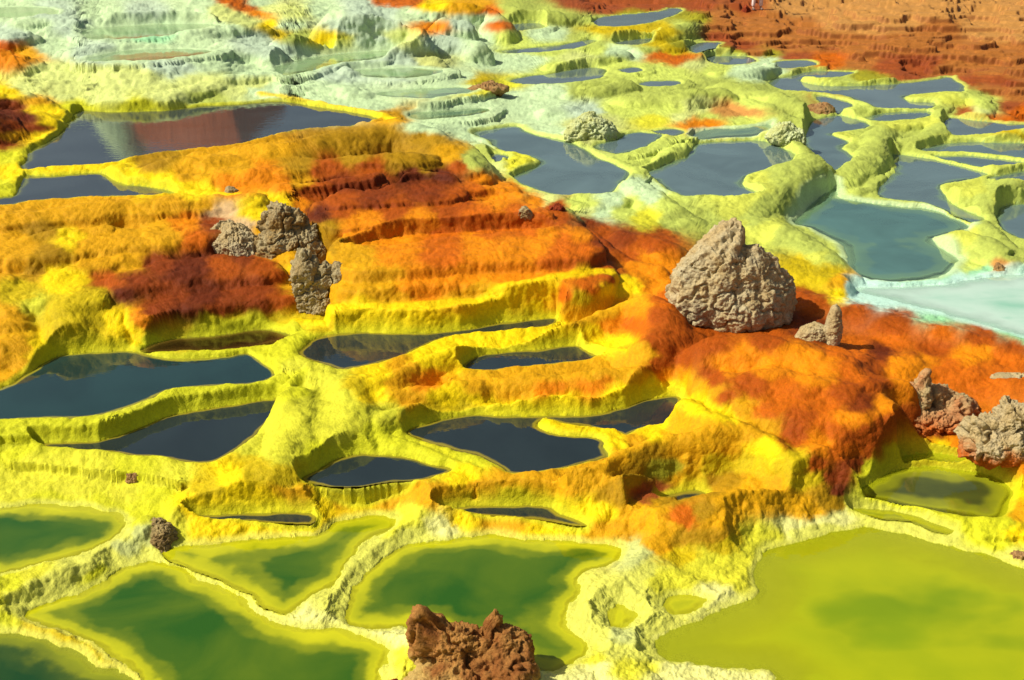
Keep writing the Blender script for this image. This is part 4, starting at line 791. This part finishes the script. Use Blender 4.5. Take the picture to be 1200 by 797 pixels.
def water_material(kind):
    slope, maxd, rc, rwid, deep, shal, lost = KIND[kind]
    m, nt, nd = new_mat('water_' + kind); L = nt.links.new
    out = nd('ShaderNodeOutputMaterial')
    at = nd('ShaderNodeAttribute', attribute_name='depth'); geo = nd('ShaderNodeNewGeometry')
    nz = nd('ShaderNodeTexNoise'); nz.inputs['Scale'].default_value = 1.6; nz.inputs['Detail'].default_value = 4; L(geo.outputs['Position'], nz.inputs['Vector'])
    mm = nd('ShaderNodeMath', operation='MULTIPLY_ADD'); L(nz.outputs['Fac'], mm.inputs[0]); mm.inputs[1].default_value = .12 * lost / .2; mm.inputs[2].default_value = -.06 * lost / .2
    ad = nd('ShaderNodeMath', operation='ADD'); L(at.outputs['Fac'], ad.inputs[0]); L(mm.outputs[0], ad.inputs[1])
    # murk of the brine grows with depth; in the shallows the bottom shows
    mr = nd('ShaderNodeMapRange', interpolation_type='SMOOTHSTEP'); mr.inputs['From Min'].default_value = .01; mr.inputs['From Max'].default_value = lost
    L(ad.outputs[0], mr.inputs['Value'])
    mix = nd('ShaderNodeMix', data_type='RGBA'); mix.inputs['A'].default_value = (*shal, 1); mix.inputs['B'].default_value = (*deep, 1); L(mr.outputs[0], mix.inputs['Factor'])
    nb = nd('ShaderNodeTexNoise'); nb.inputs['Scale'].default_value = .9; nb.inputs['Detail'].default_value = 5; nb.inputs['Distortion'].default_value = .6; L(geo.outputs['Position'], nb.inputs['Vector'])
    vr = nd('ShaderNodeMapRange'); vr.inputs['From Min'].default_value = .35; vr.inputs['From Max'].default_value = .68; vr.inputs['To Max'].default_value = .8; L(nb.outputs['Fac'], vr.inputs['Value'])
    dv = nd('ShaderNodeMix', data_type='RGBA'); L(vr.outputs[0], dv.inputs['Factor']); dv.inputs['A'].default_value = (*[c * .8 for c in deep], 1)
    dv.inputs['B'].default_value = (*([deep[k] * .75 + shal[k] * .16 for k in range(3)] if kind in ('green', 'greend', 'olive', 'olived') else [c * 1.2 for c in deep]), 1)
    if kind == 'milkt':                             # milky skeins drawn out by the flow
        dv.inputs['A'].default_value = (.12, .42, .25, 1); dv.inputs['B'].default_value = (.38, .62, .45, 1)
        fm_ = nd('ShaderNodeMapping'); fm_.inputs['Rotation'].default_value = (0, 0, .35); fm_.inputs['Scale'].default_value = (.35, 1.6, 1); L(geo.outputs['Position'], fm_.inputs['Vector']); L(fm_.outputs[0], nb.inputs['Vector'])
        nb.inputs['Scale'].default_value = 1.5; nb.inputs['Distortion'].default_value = 1.2; vr.inputs['To Max'].default_value = 1.0
    L(dv.outputs['Result'], mix.inputs['B'])
    df = nd('ShaderNodeBsdfDiffuse'); L(mix.outputs['Result'], df.inputs['Color'])
    tr = nd('ShaderNodeBsdfTransparent'); tr.inputs['Color'].default_value = (.93, .95, .75, 1) if kind in ('green','olive','olived','greend') else (.9, .95, .9, 1)
    al = nd('ShaderNodeMapRange', interpolation_type='SMOOTHSTEP'); al.inputs['From Min'].default_value = 0; al.inputs['From Max'].default_value = (.10 if kind in ('green', 'greend', 'olive', 'olived') else min(.06, lost * .4)); al.inputs['To Min'].default_value = .5 if kind in FRONT else .15
    L(at.outputs['Fac'], al.inputs['Value'])
    body = nd('ShaderNodeMixShader'); L(al.outputs[0], body.inputs[0]); L(tr.outputs[0], body.inputs[1]); L(df.outputs[0], body.inputs[2])
    gl = nd('ShaderNodeBsdfGlossy'); gl.inputs['Roughness'].default_value = .015
    lw = nd('ShaderNodeLayerWeight'); lw.inputs['Blend'].default_value = .5
    p5 = nd('ShaderNodeMath', operation='POWER'); L(lw.outputs['Facing'], p5.inputs[0]); p5.inputs[1].default_value = 4.0
    fr = nd('ShaderNodeMath', operation='MULTIPLY_ADD'); L(p5.outputs[0], fr.inputs[0]); fr.inputs[1].default_value = .97; fr.inputs[2].default_value = .025
    mp = nd('ShaderNodeMapping'); mp.inputs['Scale'].default_value = (3, 7, 1); L(geo.outputs['Position'], mp.inputs['Vector'])
    wn = nd('ShaderNodeTexNoise'); wn.inputs['Scale'].default_value = 2.2; wn.inputs['Detail'].default_value = 2; L(mp.outputs[0], wn.inputs['Vector'])
    bp = nd('ShaderNodeBump'); bp.inputs['Strength'].default_value = .05; bp.inputs['Distance'].default_value = .02; L(wn.outputs['Fac'], bp.inputs['Height'])
    L(bp.outputs[0], gl.inputs['Normal'])
    mx = nd('ShaderNodeMixShader'); L(fr.outputs[0], mx.inputs[0]); L(body.outputs[0], mx.inputs[1]); L(gl.outputs[0], mx.inputs[2])
    L(mx.outputs[0], out.inputs[0])
    return m

def plain_material(name, col, rough=.7, var=.25, scale=30, bump=.3, dist=.01):
    m, nt, nd = new_mat(name); L = nt.links.new
    out = nd('ShaderNodeOutputMaterial'); bs = nd('ShaderNodeBsdfPrincipled'); tc = nd('ShaderNodeTexCoord')
    n = nd('ShaderNodeTexNoise'); n.inputs['Scale'].default_value = scale; n.inputs['Detail'].default_value = 5; L(tc.outputs['Object'], n.inputs['Vector'])
    cr = nd('ShaderNodeMix', data_type='RGBA'); c = np.array(col)
    cr.inputs['A'].default_value = (*(c * (1 - var)), 1); cr.inputs['B'].default_value = (*np.clip(c * (1 + var), 0, 1), 1)
    L(n.outputs['Fac'], cr.inputs['Factor']); L(cr.outputs['Result'], bs.inputs['Base Color'])
    b = nd('ShaderNodeBump'); b.inputs['Strength'].default_value = bump; b.inputs['Distance'].default_value = dist; L(n.outputs['Fac'], b.inputs['Height']); L(b.outputs[0], bs.inputs['Normal'])
    bs.inputs['Roughness'].default_value = rough; bs.inputs['Specular IOR Level'].default_value = .25
    L(bs.outputs[0], out.inputs[0]); return m

CRUST = crust_material()
WATER = {k: water_material(k) for k in KIND}

# ------------------------------------------------------------------ link terrain and water
me, used = mesh_from_grid('terrain', np.stack([XX, YY, ZZ], -1))
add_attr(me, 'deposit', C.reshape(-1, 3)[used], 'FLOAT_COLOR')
me.materials.append(CRUST)
terrain = bpy.data.objects.new('terrain', me); COL.objects.link(terrain); terrain['kind'] = 'structure'

for pi, info in enumerate(poolinfo):
    if info is None: continue
    sl, sd, lev, kind = info
    m = np.zeros((G_NR, NC), bool)
    # only where the ground rises above the level or lies under the water of this pool
    ok = np.zeros((G_NR, NC), bool); ok[sl] = (sd < 0) | ((sd < .10) & (GZ[sl] > lev - .002) & ~wet[sl])
    m = ok
    fm = m[1:, :-1] & m[1:, 1:] & m[:-1, 1:] & m[:-1, :-1]
    if fm.sum() < 4: continue
    P = np.stack([G_X, G_Y, np.full_like(G_X, lev)], -1)
    wme, used = mesh_from_grid('pool_water', P, fm)
    dp = np.zeros((G_NR, NC)); dp[sl] = np.maximum(lev - GZ[sl], 0)
    add_attr(wme, 'depth', dp.reshape(-1)[used], 'FLOAT')
    wme.materials.append(WATER[kind])
    o = bpy.data.objects.new('water', wme); COL.objects.link(o); o['kind'] = 'structure'

# the salt plain beyond, out to the horizon
bm = bmesh.new(); bmesh.ops.create_grid(bm, x_segments=8, y_segments=8, size=2500)
gme = bpy.data.meshes.new('ground'); bm.to_mesh(gme); bm.free(); gme.materials.append(plain_material('salt_plain', ALB['BD'] * .8, .8, .3, .2, .2))
gr = bpy.data.objects.new('ground', gme); COL.objects.link(gr); gr.location = (0, 0, -.95); gr['kind'] = 'structure'

def ground_z(x, y):
    u, v = seen(np.float64(x), np.float64(y), ZR)
    j = int(np.clip(np.searchsorted(us, u), 1, NC - 1)); i = int(np.clip(np.searchsorted(V2[:, j], v), 1, NR - 1))
    return float(ZZ[i, j])

# ------------------------------------------------------------------ rocks: each one a thing
def tag(o, label, cat, group=None):
    o['label'] = label; o['category'] = cat
    if group: o['group'] = group

def rock_material(name, main, second, dark, tint=None, stain_low=True, top=.4):
    m, nt, nd = new_mat(name); L = nt.links.new
    out = nd('ShaderNodeOutputMaterial'); bs = nd('ShaderNodeBsdfPrincipled'); tc = nd('ShaderNodeTexCoord')
    def noise(s, d=5, r=.6):
        n = nd('ShaderNodeTexNoise'); n.inputs['Scale'].default_value = s; n.inputs['Detail'].default_value = d; n.inputs['Roughness'].default_value = r
        L(tc.outputs['Object'], n.inputs['Vector']); return n
    def rng(src, a, b):
        r = nd('ShaderNodeMapRange'); r.inputs['From Min'].default_value = a; r.inputs['From Max'].default_value = b; L(src, r.inputs['Value']); return r.outputs[0]
    def mixc(f, a, b):
        x = nd('ShaderNodeMix', data_type='RGBA'); L(f, x.inputs['Factor'])
        for s, v in (('A', a), ('B', b)):
            if isinstance(v, (tuple, list, np.ndarray)): x.inputs[s].default_value = (*v, 1)
            else: L(v, x.inputs[s])
        return x.outputs['Result']
    n1 = noise(3.2); n2 = noise(14); n3 = noise(48, 4, .7)
    c = mixc(rng(n1.outputs['Fac'], .40, .62), tuple(main), tuple(second))
    c = mixc(rng(n2.outputs['Fac'], .58, .74), c, tuple(dark))
    if tint is not None:
        sx = nd('ShaderNodeSeparateXYZ'); L(tc.outputs['Object'], sx.inputs[0])
        ad = nd('ShaderNodeMath', operation='MULTIPLY_ADD'); L(n1.outputs['Fac'], ad.inputs[0]); ad.inputs[1].default_value = .5; L(sx.outputs['Z'], ad.inputs[2])
        f = rng(ad.outputs[0], top + .12, top - .05) if stain_low else rng(ad.outputs[0], top - .05, top + .15)
        c = mixc(f, c, tuple(tint))
    hs = nd('ShaderNodeHueSaturation'); L(c, hs.inputs['Color'])
    v = nd('ShaderNodeMapRange'); v.inputs['From Min'].default_value = .3; v.inputs['From Max'].default_value = .7; v.inputs['To Min'].default_value = .7; v.inputs['To Max'].default_value = 1.25
    L(n3.outputs['Fac'], v.inputs['Value']); L(v.outputs[0], hs.inputs['Value']); L(hs.outputs[0], bs.inputs['Base Color'])
    b1 = nd('ShaderNodeBump'); b1.inputs['Strength'].default_value = .8; b1.inputs['Distance'].default_value = .03; L(n2.outputs['Fac'], b1.inputs['Height'])
    b2 = nd('ShaderNodeBump'); b2.inputs['Strength'].default_value = .7; b2.inputs['Distance'].default_value = .012; L(n3.outputs['Fac'], b2.inputs['Height'])
    L(b1.outputs[0], b2.inputs['Normal']); L(b2.outputs[0], bs.inputs['Normal'])
    bs.inputs['Roughness'].default_value = .85; bs.inputs['Specular IOR Level'].default_value = .15
    L(bs.outputs[0], out.inputs[0]); return m

_ico = {}
def ico_dirs(sub):
    if sub not in _ico:
        bm = bmesh.new(); bmesh.ops.create_icosphere(bm, subdivisions=sub, radius=1)
        bm.verts.ensure_lookup_table()
        _ico[sub] = (np.array([v.co[:] for v in bm.verts]), np.array([[v.index for v in f.verts] for f in bm.faces]), np.array([[v.index for v in e.verts] for e in bm.edges]))
        bm.free()
    return _ico[sub]

def spot(u, v):
    """the place on the built ground that is seen at (u, v)"""
    z = 3.0; x = y = 0
    for z in np.arange(3.2, -.6, -.01):
        x, y = place(u, v, z)
        if ground_z(x, y) >= z: break
    return float(x), float(y), float(z)

ROCKS = []
def rock(name, u, v, lobes, mat, label, cat='rock', sub=6, seed=0, rough=1.0, sink=.03, group=None, scale=1.0, chip=False, facets=16):
    dirs, faces, edges = ico_dirs(sub)
    L = np.array(lobes, float) * scale
    c0 = np.array([L[:, 0].mean(), L[:, 1].mean(), L[:, 2].mean() * .7])
    r = np.full(len(dirs), .02)
    size = max(L[:, 3].max(), .02)
    for lx, ly, lz, rx, ry, rz in L:
        s = np.array([rx, ry, rz]); oc = (c0 - np.array([lx, ly, lz])) / s; d = dirs / s
        A = (d * d).sum(1); B = (d * oc).sum(1); Cc = (oc * oc).sum() - 1
        disc = B * B - A * Cc; ok = disc > 0
        t = np.where(ok, (-B + np.sqrt(np.maximum(disc, 0))) / A, 0)
        r = np.maximum(r, t)
    for it in range(2 if sub > 4 else 1):          # soften the seams between lobes
        acc = np.zeros(len(r)); cnt = np.zeros(len(r))
        np.add.at(acc, edges[:, 0], r[edges[:, 1]]); np.add.at(acc, edges[:, 1], r[edges[:, 0]]); np.add.at(cnt, edges.ravel(), 1)
        r = .5 * r + .5 * acc / cnt
    p = c0 + dirs * r[:, None]
    k = 1.0 / max(size, .05); o = seed * 7.3
    px, py, pz = p[:, 0] + o, p[:, 1] + o * 1.3, p[:, 2] + o * .7
    # broken faces: ridged and pitted relief over the big shape
    rg = np.random.RandomState(seed)
    for q in range(26 if chip else (facets if sub > 5 else 0)):                            # chipped planes
        n = rg.normal(size=3); n[2] = abs(n[2]) * .8; n /= np.linalg.norm(n)
        lim = np.quantile(p @ n, rg.uniform(.86, .97) if chip else rg.uniform(.93, .985)); ov = np.maximum(p @ n - lim, 0); p = p - (ov * .8)[:, None] * n
    f1 = fbm(px, py, pz, 1.4 * k, 5, .62); f2 = fbm(px + 40, py, pz, 3.6 * k, 5, .66)
    blk = np.floor(f1 * 5 + .5) / 5                 # broken blocks
    nz = .26 * (.4 * f1 + .6 * blk) + .20 * f2 - .05 * (billow(px, py, pz, 2.2 * k, 3) - .25)
    cr = 1 - np.abs(fbm(px, py, pz + 30, 1.3 * k, 3)) * 14
    nz -= .16 * np.clip(cr, 0, 1)
    fn = np.cross(p[faces[:, 1]] - p[faces[:, 0]], p[faces[:, 2]] - p[faces[:, 0]])
    vn = np.zeros_like(p)
    for q in range(3): np.add.at(vn, faces[:, q], fn)
    vn /= np.linalg.norm(vn, axis=1)[:, None] + 1e-12; vn = .75 * vn + .25 * dirs
    p = p + vn * (nz * size * rough)[:, None]
    x, y, z = spot(u, v)
    me = bpy.data.meshes.new(name); me.from_pydata(p.tolist(), [], faces.tolist()); me.polygons.foreach_set('use_smooth', np.ones(len(faces), bool)); me.update()
    me.materials.append(mat)
    ob = bpy.data.objects.new(name, me); COL.objects.link(ob); ob.location = (x, y, z - sink)
    tag(ob, label, cat, group); ROCKS.append(ob)
    return ob

tan, pale, gy = lin((192,168,116)) * .72, lin((206,190,146)) * .72, lin((182,166,122)) * .75
dk = lin((104,78,44)) * .75
M_TANR = rock_material('tan_stone_rusted', tan, pale * .95, dk, lin((190,96,24)) * .75, True, .12)
M_TANY = rock_material('tan_stone_yellowed', tan, pale * .95, dk, lin((206,140,20)) * .8, True, .16)
M_TAN = rock_material('tan_stone', tan, pale * .95, dk)
M_TANO = rock_material('tan_stone_stained', tan, lin((190,130,80)) * .8, dk, lin((196,104,40)) * .8, True, .30)
M_GREY = rock_material('grey_stone', gy, lin((160,138,90)) * .8, lin((80,60,36)) * .8)
M_YST = rock_material('grey_stone_sulphur', gy, lin((150,118,60)) * .8, lin((84,56,28)) * .8, lin((214,164,20)) * .85, True, .32)
M_RUST = rock_material('rusty_stone', lin((176,126,62)) * .75, lin((146,90,40)) * .75, lin((66,38,20)) * .8, lin((190,160,90)) * .8, True, .30)
M_BRN = rock_material('brown_stone', lin((150,110,66)) * .8, lin((186,150,92)) * .8, lin((84,54,30)) * .8)
M_GRIT = rock_material('gritty_stone', lin((176,158,104)) * .75, lin((150,122,74)) * .75, lin((74,54,34)) * .8, lin((200,196,70)) * .8, True, .14)
M_RED = rock_material('red_stone', lin((150,62,26)) * .8, lin((120,44,22)) * .8, lin((70,30,18)) * .8)
M_LIME = rock_material('lime_stone', lin((186,190,120)) * .85, lin((196,206,150)) * .85, lin((130,110,60)) * .8)

rock('boulder', 850, 376, [(-.26,0,.56,.48,.46,.74),(-.2,.02,1.02,.36,.3,.42),(-.02,.05,1.12,.19,.2,.32),(-.42,0,.98,.24,.24,.38),(-.58,0,.62,.24,.35,.42),(.16,-.02,.62,.34,.34,.44),(.48,0,.40,.36,.42,.62),(.36,0,.84,.24,.22,.26),(.60,.05,.62,.20,.25,.32),(.1,-.12,.3,.5,.4,.42)], M_TAN,
     'big pale tan boulder with two humps standing on the orange crust', 'boulder', 7, 3, .62, sink=.08, scale=1.03)
rock('rock', 973, 402, [(.02,0,.2,.11,.13,.34),(-.2,.08,.06,.22,.16,.2)], M_TAN, 'small upright tan rock like a fin, just right of the big boulder', sub=6, seed=5, rough=.5, facets=0)
rock('rock', 1088, 484, [(-.10,0,.28,.09,.14,.32),(-.2,0,.14,.14,.18,.26),(-.36,0,.02,.26,.22,.2),(.14,.1,.18,.2,.14,.22),(.3,.05,.06,.30,.25,.22),(0,-.15,0,.5,.25,.16)], M_TANO, 'jagged tan rock with a slanting spur and a dark hollow on the orange crust', sub=7, seed=8, rough=.8, sink=.06, facets=0)
rock('rock', 1178, 500, [(.02,.05,.28,.10,.15,.24),(.12,0,.12,.24,.24,.24),(.32,0,.02,.48,.3,.22),(-.22,0,.03,.3,.25,.2),(-.02,-.15,-.06,.56,.25,.2)], M_TANR, 'broad pale tan rock with a blunt peak at the right edge of the photo', sub=7, seed=12, rough=.9, sink=.10, facets=5)
rock('stone_slab', 1184, 441, [(0,0,.02,.26,.1,.05),(.2,0,.02,.2,.1,.05)], M_TAN, 'thin flat tan slab lying on the orange crust above the broad pale rock', 'stone slab', 5, 4, .5)
rock('rock', 276, 284, [(0,0,.02,.42,.45,.34),(-.25,.35,.24,.24,.25,.22),(.2,-.15,-.06,.36,.35,.34),(-.05,.2,.16,.3,.3,.26)], M_TANY, 'sloping pale tan rock on the yellow mound beside its dark red patch', sub=7, seed=15, rough=.7, sink=.2, scale=1.02)
rock('rock', 342, 286, [(-.28,.2,.56,.2,.2,.28),(-.05,.12,.42,.26,.26,.42),(.26,0,.08,.28,.3,.36),(-.1,-.1,.05,.4,.3,.4)], M_YST, 'grey topped rock coated in yellow, dark on its right side, crowning the left mound', sub=7, seed=17, rough=.85, sink=.30, scale=1.28)
rock('rock', 376, 358, [(-.13,0,.28,.17,.2,.38),(.22,0,.18,.14,.16,.32),(0,0,.04,.34,.25,.26),(.05,0,.3,.12,.15,.2)], M_GREY, 'jagged grey white rock standing over the water below the left mound', sub=7, seed=19, rough=.9, sink=.02, scale=1.25, facets=0)
rock('stone', 268, 225, [(0,0,.05,.12,.12,.12),(.12,0,.02,.12,.1,.07)], M_GREY, 'small grey stone on the far edge of the left mound by the upper pool', 'stone', 5, 21, .7, chip=True)
rock('rock', 546, 776, [(-.36,0,.28,.15,.15,.30),(-.26,.05,.14,.22,.2,.32),(-.08,0,.16,.26,.2,.26),(.24,.05,.26,.09,.1,.26),(.28,0,.14,.26,.22,.24),(.30,-.2,.02,.30,.26,.24),(0,-.22,-.05,.52,.3,.24)], M_RUST,
     'crumbly rust brown rock with ragged peaks beside the front green pool', sub=7, seed=23, rough=.75, facets=0)
rock('stone', 462, 803, [(0,0,.02,.09,.09,.09)], M_RED, 'small reddish crumb of stone left of the rust brown rock at the bottom edge', 'stone', 4, 24, .8, chip=True)
rock('stone', 158, 561, [(0,0,.06,.08,.07,.10),(-.06,0,.02,.06,.06,.06)], M_BRN, 'small brown stone on the lime crust above the gritty brown lump', 'stone', 5, 26, 1.0, chip=True)
rock('stone', 184, 622, [(-.12,.22,.02,.12,.12,.10),(-.02,.08,.06,.13,.12,.12),(.08,-.04,.06,.14,.12,.13),(.03,-.18,.0,.14,.12,.10),(.12,.06,.07,.07,.1,.1)], M_GRIT, 'gritty grey brown lump of stone where the crust rims meet at left', 'stone', 7, 28, .9, sink=.10)
rock('stone', 1044, 610, [(-.06,0,.04,.10,.08,.08),(.1,0,.0,.16,.07,.06)], M_BRN, 'low brown stone on the rim of the olive pool', 'stone', 5, 30, .9, chip=True)
rock('stone', 1192, 652, [(0,0,.02,.14,.09,.08)], M_BRN, 'flat brown stone at the right edge of the olive pool', 'stone', 5, 31, .7, chip=True)
rock('rock', 964, 131, [(0,0,.0,.30,.3,.24),(-.2,.1,0,.2,.2,.2)], M_BRN, 'dark brown rock knob at the tip of the lime mound among the far pools', sub=5, seed=33, rough=.8)
rock('rock', 916, 160, [(0,0,.08,.34,.3,.24),(.25,-.1,0,.3,.3,.2)], M_LIME, 'knobbly grey lime rock at the end of a pool rim among the far pools', sub=6, seed=35, rough=.9)
rock('rock', 690, 154, [(0,0,.05,.5,.4,.3),(.3,0,.0,.4,.4,.24),(-.35,0,.0,.4,.4,.2),(.0,.1,.15,.2,.2,.3)], M_LIME, 'pale grey green crusted rock standing above the blue grey pool', sub=6, seed=37, rough=.8)
rock('gravel_heap', 577, 104, [(0,0,.02,.36,.3,.14),(-.3,.1,0,.3,.2,.1)], M_BRN, 'small heap of brown gravel on the pale yellow flat beyond the orange terraces', 'gravel heap', 5, 39, 1.2)
rock('stone', 874, 13, [(0,0,.08,.22,.2,.16)], M_RED, 'reddish stone beside the feet of the person on the brown shelf', 'stone', 4, 41, .8, chip=True)
rock('stone', 610, 249, [(0,0,.05,.14,.12,.12),(.12,0,.0,.12,.1,.1)], M_GREY, 'small grey stone on the orange terrace near its right end', 'stone', 5, 43, .8, chip=True)
rock('stone', 655, 246, [(0,0,.06,.10,.1,.16),(-.1,0,0,.14,.12,.1)], M_RED, 'small dark red stone on the tip of the orange terrace', 'stone', 5, 45, .9, chip=True)
rock('stone', 1172, 314, [(0,0,.02,.16,.1,.1)], M_BRN, 'small brown stone on the right hand salt rim above the pale flat', 'stone', 4, 47, .8, chip=True)

# ------------------------------------------------------------------ the person on the far shelf
def skinned(name, joints, bones, radii, mat, parent, levels=2):
    me = bpy.data.meshes.new(name); me.from_pydata(joints, bones, []); me.update()
    ob = bpy.data.objects.new(name, me); COL.objects.link(ob); ob.parent = parent
    md = ob.modifiers.new('skin', 'SKIN'); md.use_smooth_shade = True
    sv = me.skin_vertices[0].data
    for k, r in enumerate(radii): sv[k].radius = (r if isinstance(r, tuple) else (r, r))
    sv[0].use_root = True
    ss = ob.modifiers.new('subsurf', 'SUBSURF'); ss.levels = levels; ss.render_levels = levels
    me.materials.append(mat); return ob
px_, py_, pz_ = spot(887, 12)
person = bpy.data.objects.new('person', None); COL.objects.link(person); person.location = (px_, py_, pz_)
person.rotation_euler = (0, 0, math.radians(10))
tag(person, 'person in pale trousers standing on the brown rock shelf, only the legs in view', 'person')
SKIN = plain_material('skin', (.34, .19, .12), .55, .08, 20, .05); TROU = plain_material('trouser_cloth', (.72, .60, .54), .9, .08, 60, .2); SHIRT = plain_material('shirt_cloth', (.55, .55, .5), .9, .08, 60, .2)
HAIRM = plain_material('hair', (.02, .014, .01), .6, .3, 90, .4); BOOT = plain_material('shoe_leather', (.16, .10, .07), .6, .2, 40, .2)
J = [(0,0,.98),(0,0,1.12),(0,.0,1.32),(0,0,1.46),(0,-.01,1.56),(0,-.02,1.64),(0,-.015,1.72)]
B = [(0,1),(1,2),(2,3),(3,4),(4,5),(5,6)]; R = [(.15,.11),(.14,.10),(.17,.11),(.06,.06),(.065,.075),(.078,.095),(.05,.06)]
for s in (-1, 1):
    k = len(J); J += [(s*.17,0,1.42),(s*.22,.02,1.15),(s*.23,-.04,.90),(s*.235,-.06,.82),(s*.235,-.07,.74)]; B += [(2,k),(k,k+1),(k+1,k+2),(k+2,k+3),(k+3,k+4)]; R += [.06,.046,.032,(.022,.042),(.014,.03)]
    for q in range(4):
        n = len(J); J += [(s*.235,-.10+.022*q,.70),(s*(.225),-.105+.022*q,.655)]; B += [(k+4,n),(n,n+1)]; R += [.009,.008]
    n = len(J); J += [(s*.225,-.125,.76),(s*.22,-.135,.72)]; B += [(k+3,n),(n,n+1)]; R += [.011,.009]
    k = len(J); J += [(s*.10,0,.90),(s*.125,-.01,.50),(s*.13,.02,.09),(s*.14,-.06,.04),(s*.145,-.14,.03)]; B += [(0,k),(k,k+1),(k+1,k+2),(k+2,k+3),(k+3,k+4)]; R += [.088,.058,.04,(.042,.035),(.042,.028)]
skinned('body', J, B, R, SKIN, person)
J = [(0,0,1.0),(0,0,.95)]; B = [(0,1)]; R = [(.165,.125),(.16,.125)]
for s in (-1, 1):
    k = len(J); J += [(s*.10,0,.86),(s*.125,-.01,.50),(s*.13,.015,.10)]; B += [(1,k),(k,k+1),(k+1,k+2)]; R += [.10,.072,.066]
skinned('trousers', J, B, R, TROU, person)
J = [(0,0,1.0),(0,0,1.15),(0,0,1.34),(0,0,1.46)]; B = [(0,1),(1,2),(2,3)]; R = [(.17,.13),(.16,.12),(.185,.125),(.075,.075)]
for s in (-1, 1):
    k = len(J); J += [(s*.175,0,1.42),(s*.215,.015,1.2)]; B += [(2,k),(k,k+1)]; R += [.075,.066]
skinned('shirt', J, B, R, SHIRT, person)
skinned('hair', [(0,.03,1.70),(0,.0,1.76),(0,.05,1.62)], [(0,1),(0,2)], [(.08,.085),(.062,.07),(.06,.05)], HAIRM, person)
for s in (-1, 1):
    skinned('shoe', [(s*.13,.04,.05),(s*.14,-.06,.042),(s*.147,-.15,.034)], [(0,1),(1,2)], [(.05,.05),(.05,.042),(.045,.034)], BOOT, person, 1)
    skinned('eye', [(s*.03,-.10,1.655),(s*.034,-.102,1.655)], [(0,1)], [.011,.011], HAIRM, person, 1)
skinned('nose', [(0,-.105,1.645),(0,-.122,1.615)], [(0,1)], [.009,.013], SKIN, person, 1)


# ------------------------------------------------------------------ light and sky
SUN_EL, SUN_AZ = math.radians(47), math.radians(258)    # azimuth clockwise from +Y: the sun stands left of and a little behind the camera
sd_ = bpy.data.lights.new('sun', 'SUN'); sd_.energy = 5.0; sd_.angle = math.radians(.5); sd_.color = (1, .95, .86)
so = bpy.data.objects.new('sun', sd_); COL.objects.link(so)
dirv = Vector((math.sin(SUN_AZ) * math.cos(SUN_EL), math.cos(SUN_AZ) * math.cos(SUN_EL), math.sin(SUN_EL)))
so.rotation_euler = (-dirv).to_track_quat('-Z', 'Y').to_euler()
w = bpy.data.worlds.new('World'); scene.world = w; w.use_nodes = True
nt = w.node_tree; bg = nt.nodes['Background']; sky = nt.nodes.new('ShaderNodeTexSky'); sky.sky_type = 'NISHITA'; sky.sun_disc = False
sky.sun_elevation = SUN_EL; sky.sun_rotation = SUN_AZ; sky.dust_density = 4.0; sky.ozone_density = .4
nt.links.new(sky.outputs[0], bg.inputs['Color']); bg.inputs['Strength'].default_value = .075
scene.view_settings.view_transform = 'Standard'; scene.view_settings.look = 'None'; scene.view_settings.gamma = 1; scene.view_settings.exposure = 0.15
scene.render.engine = 'CYCLES'
scene.cycles.max_bounces = 5; scene.cycles.transparent_max_bounces = 4; scene.cycles.use_denoising = True
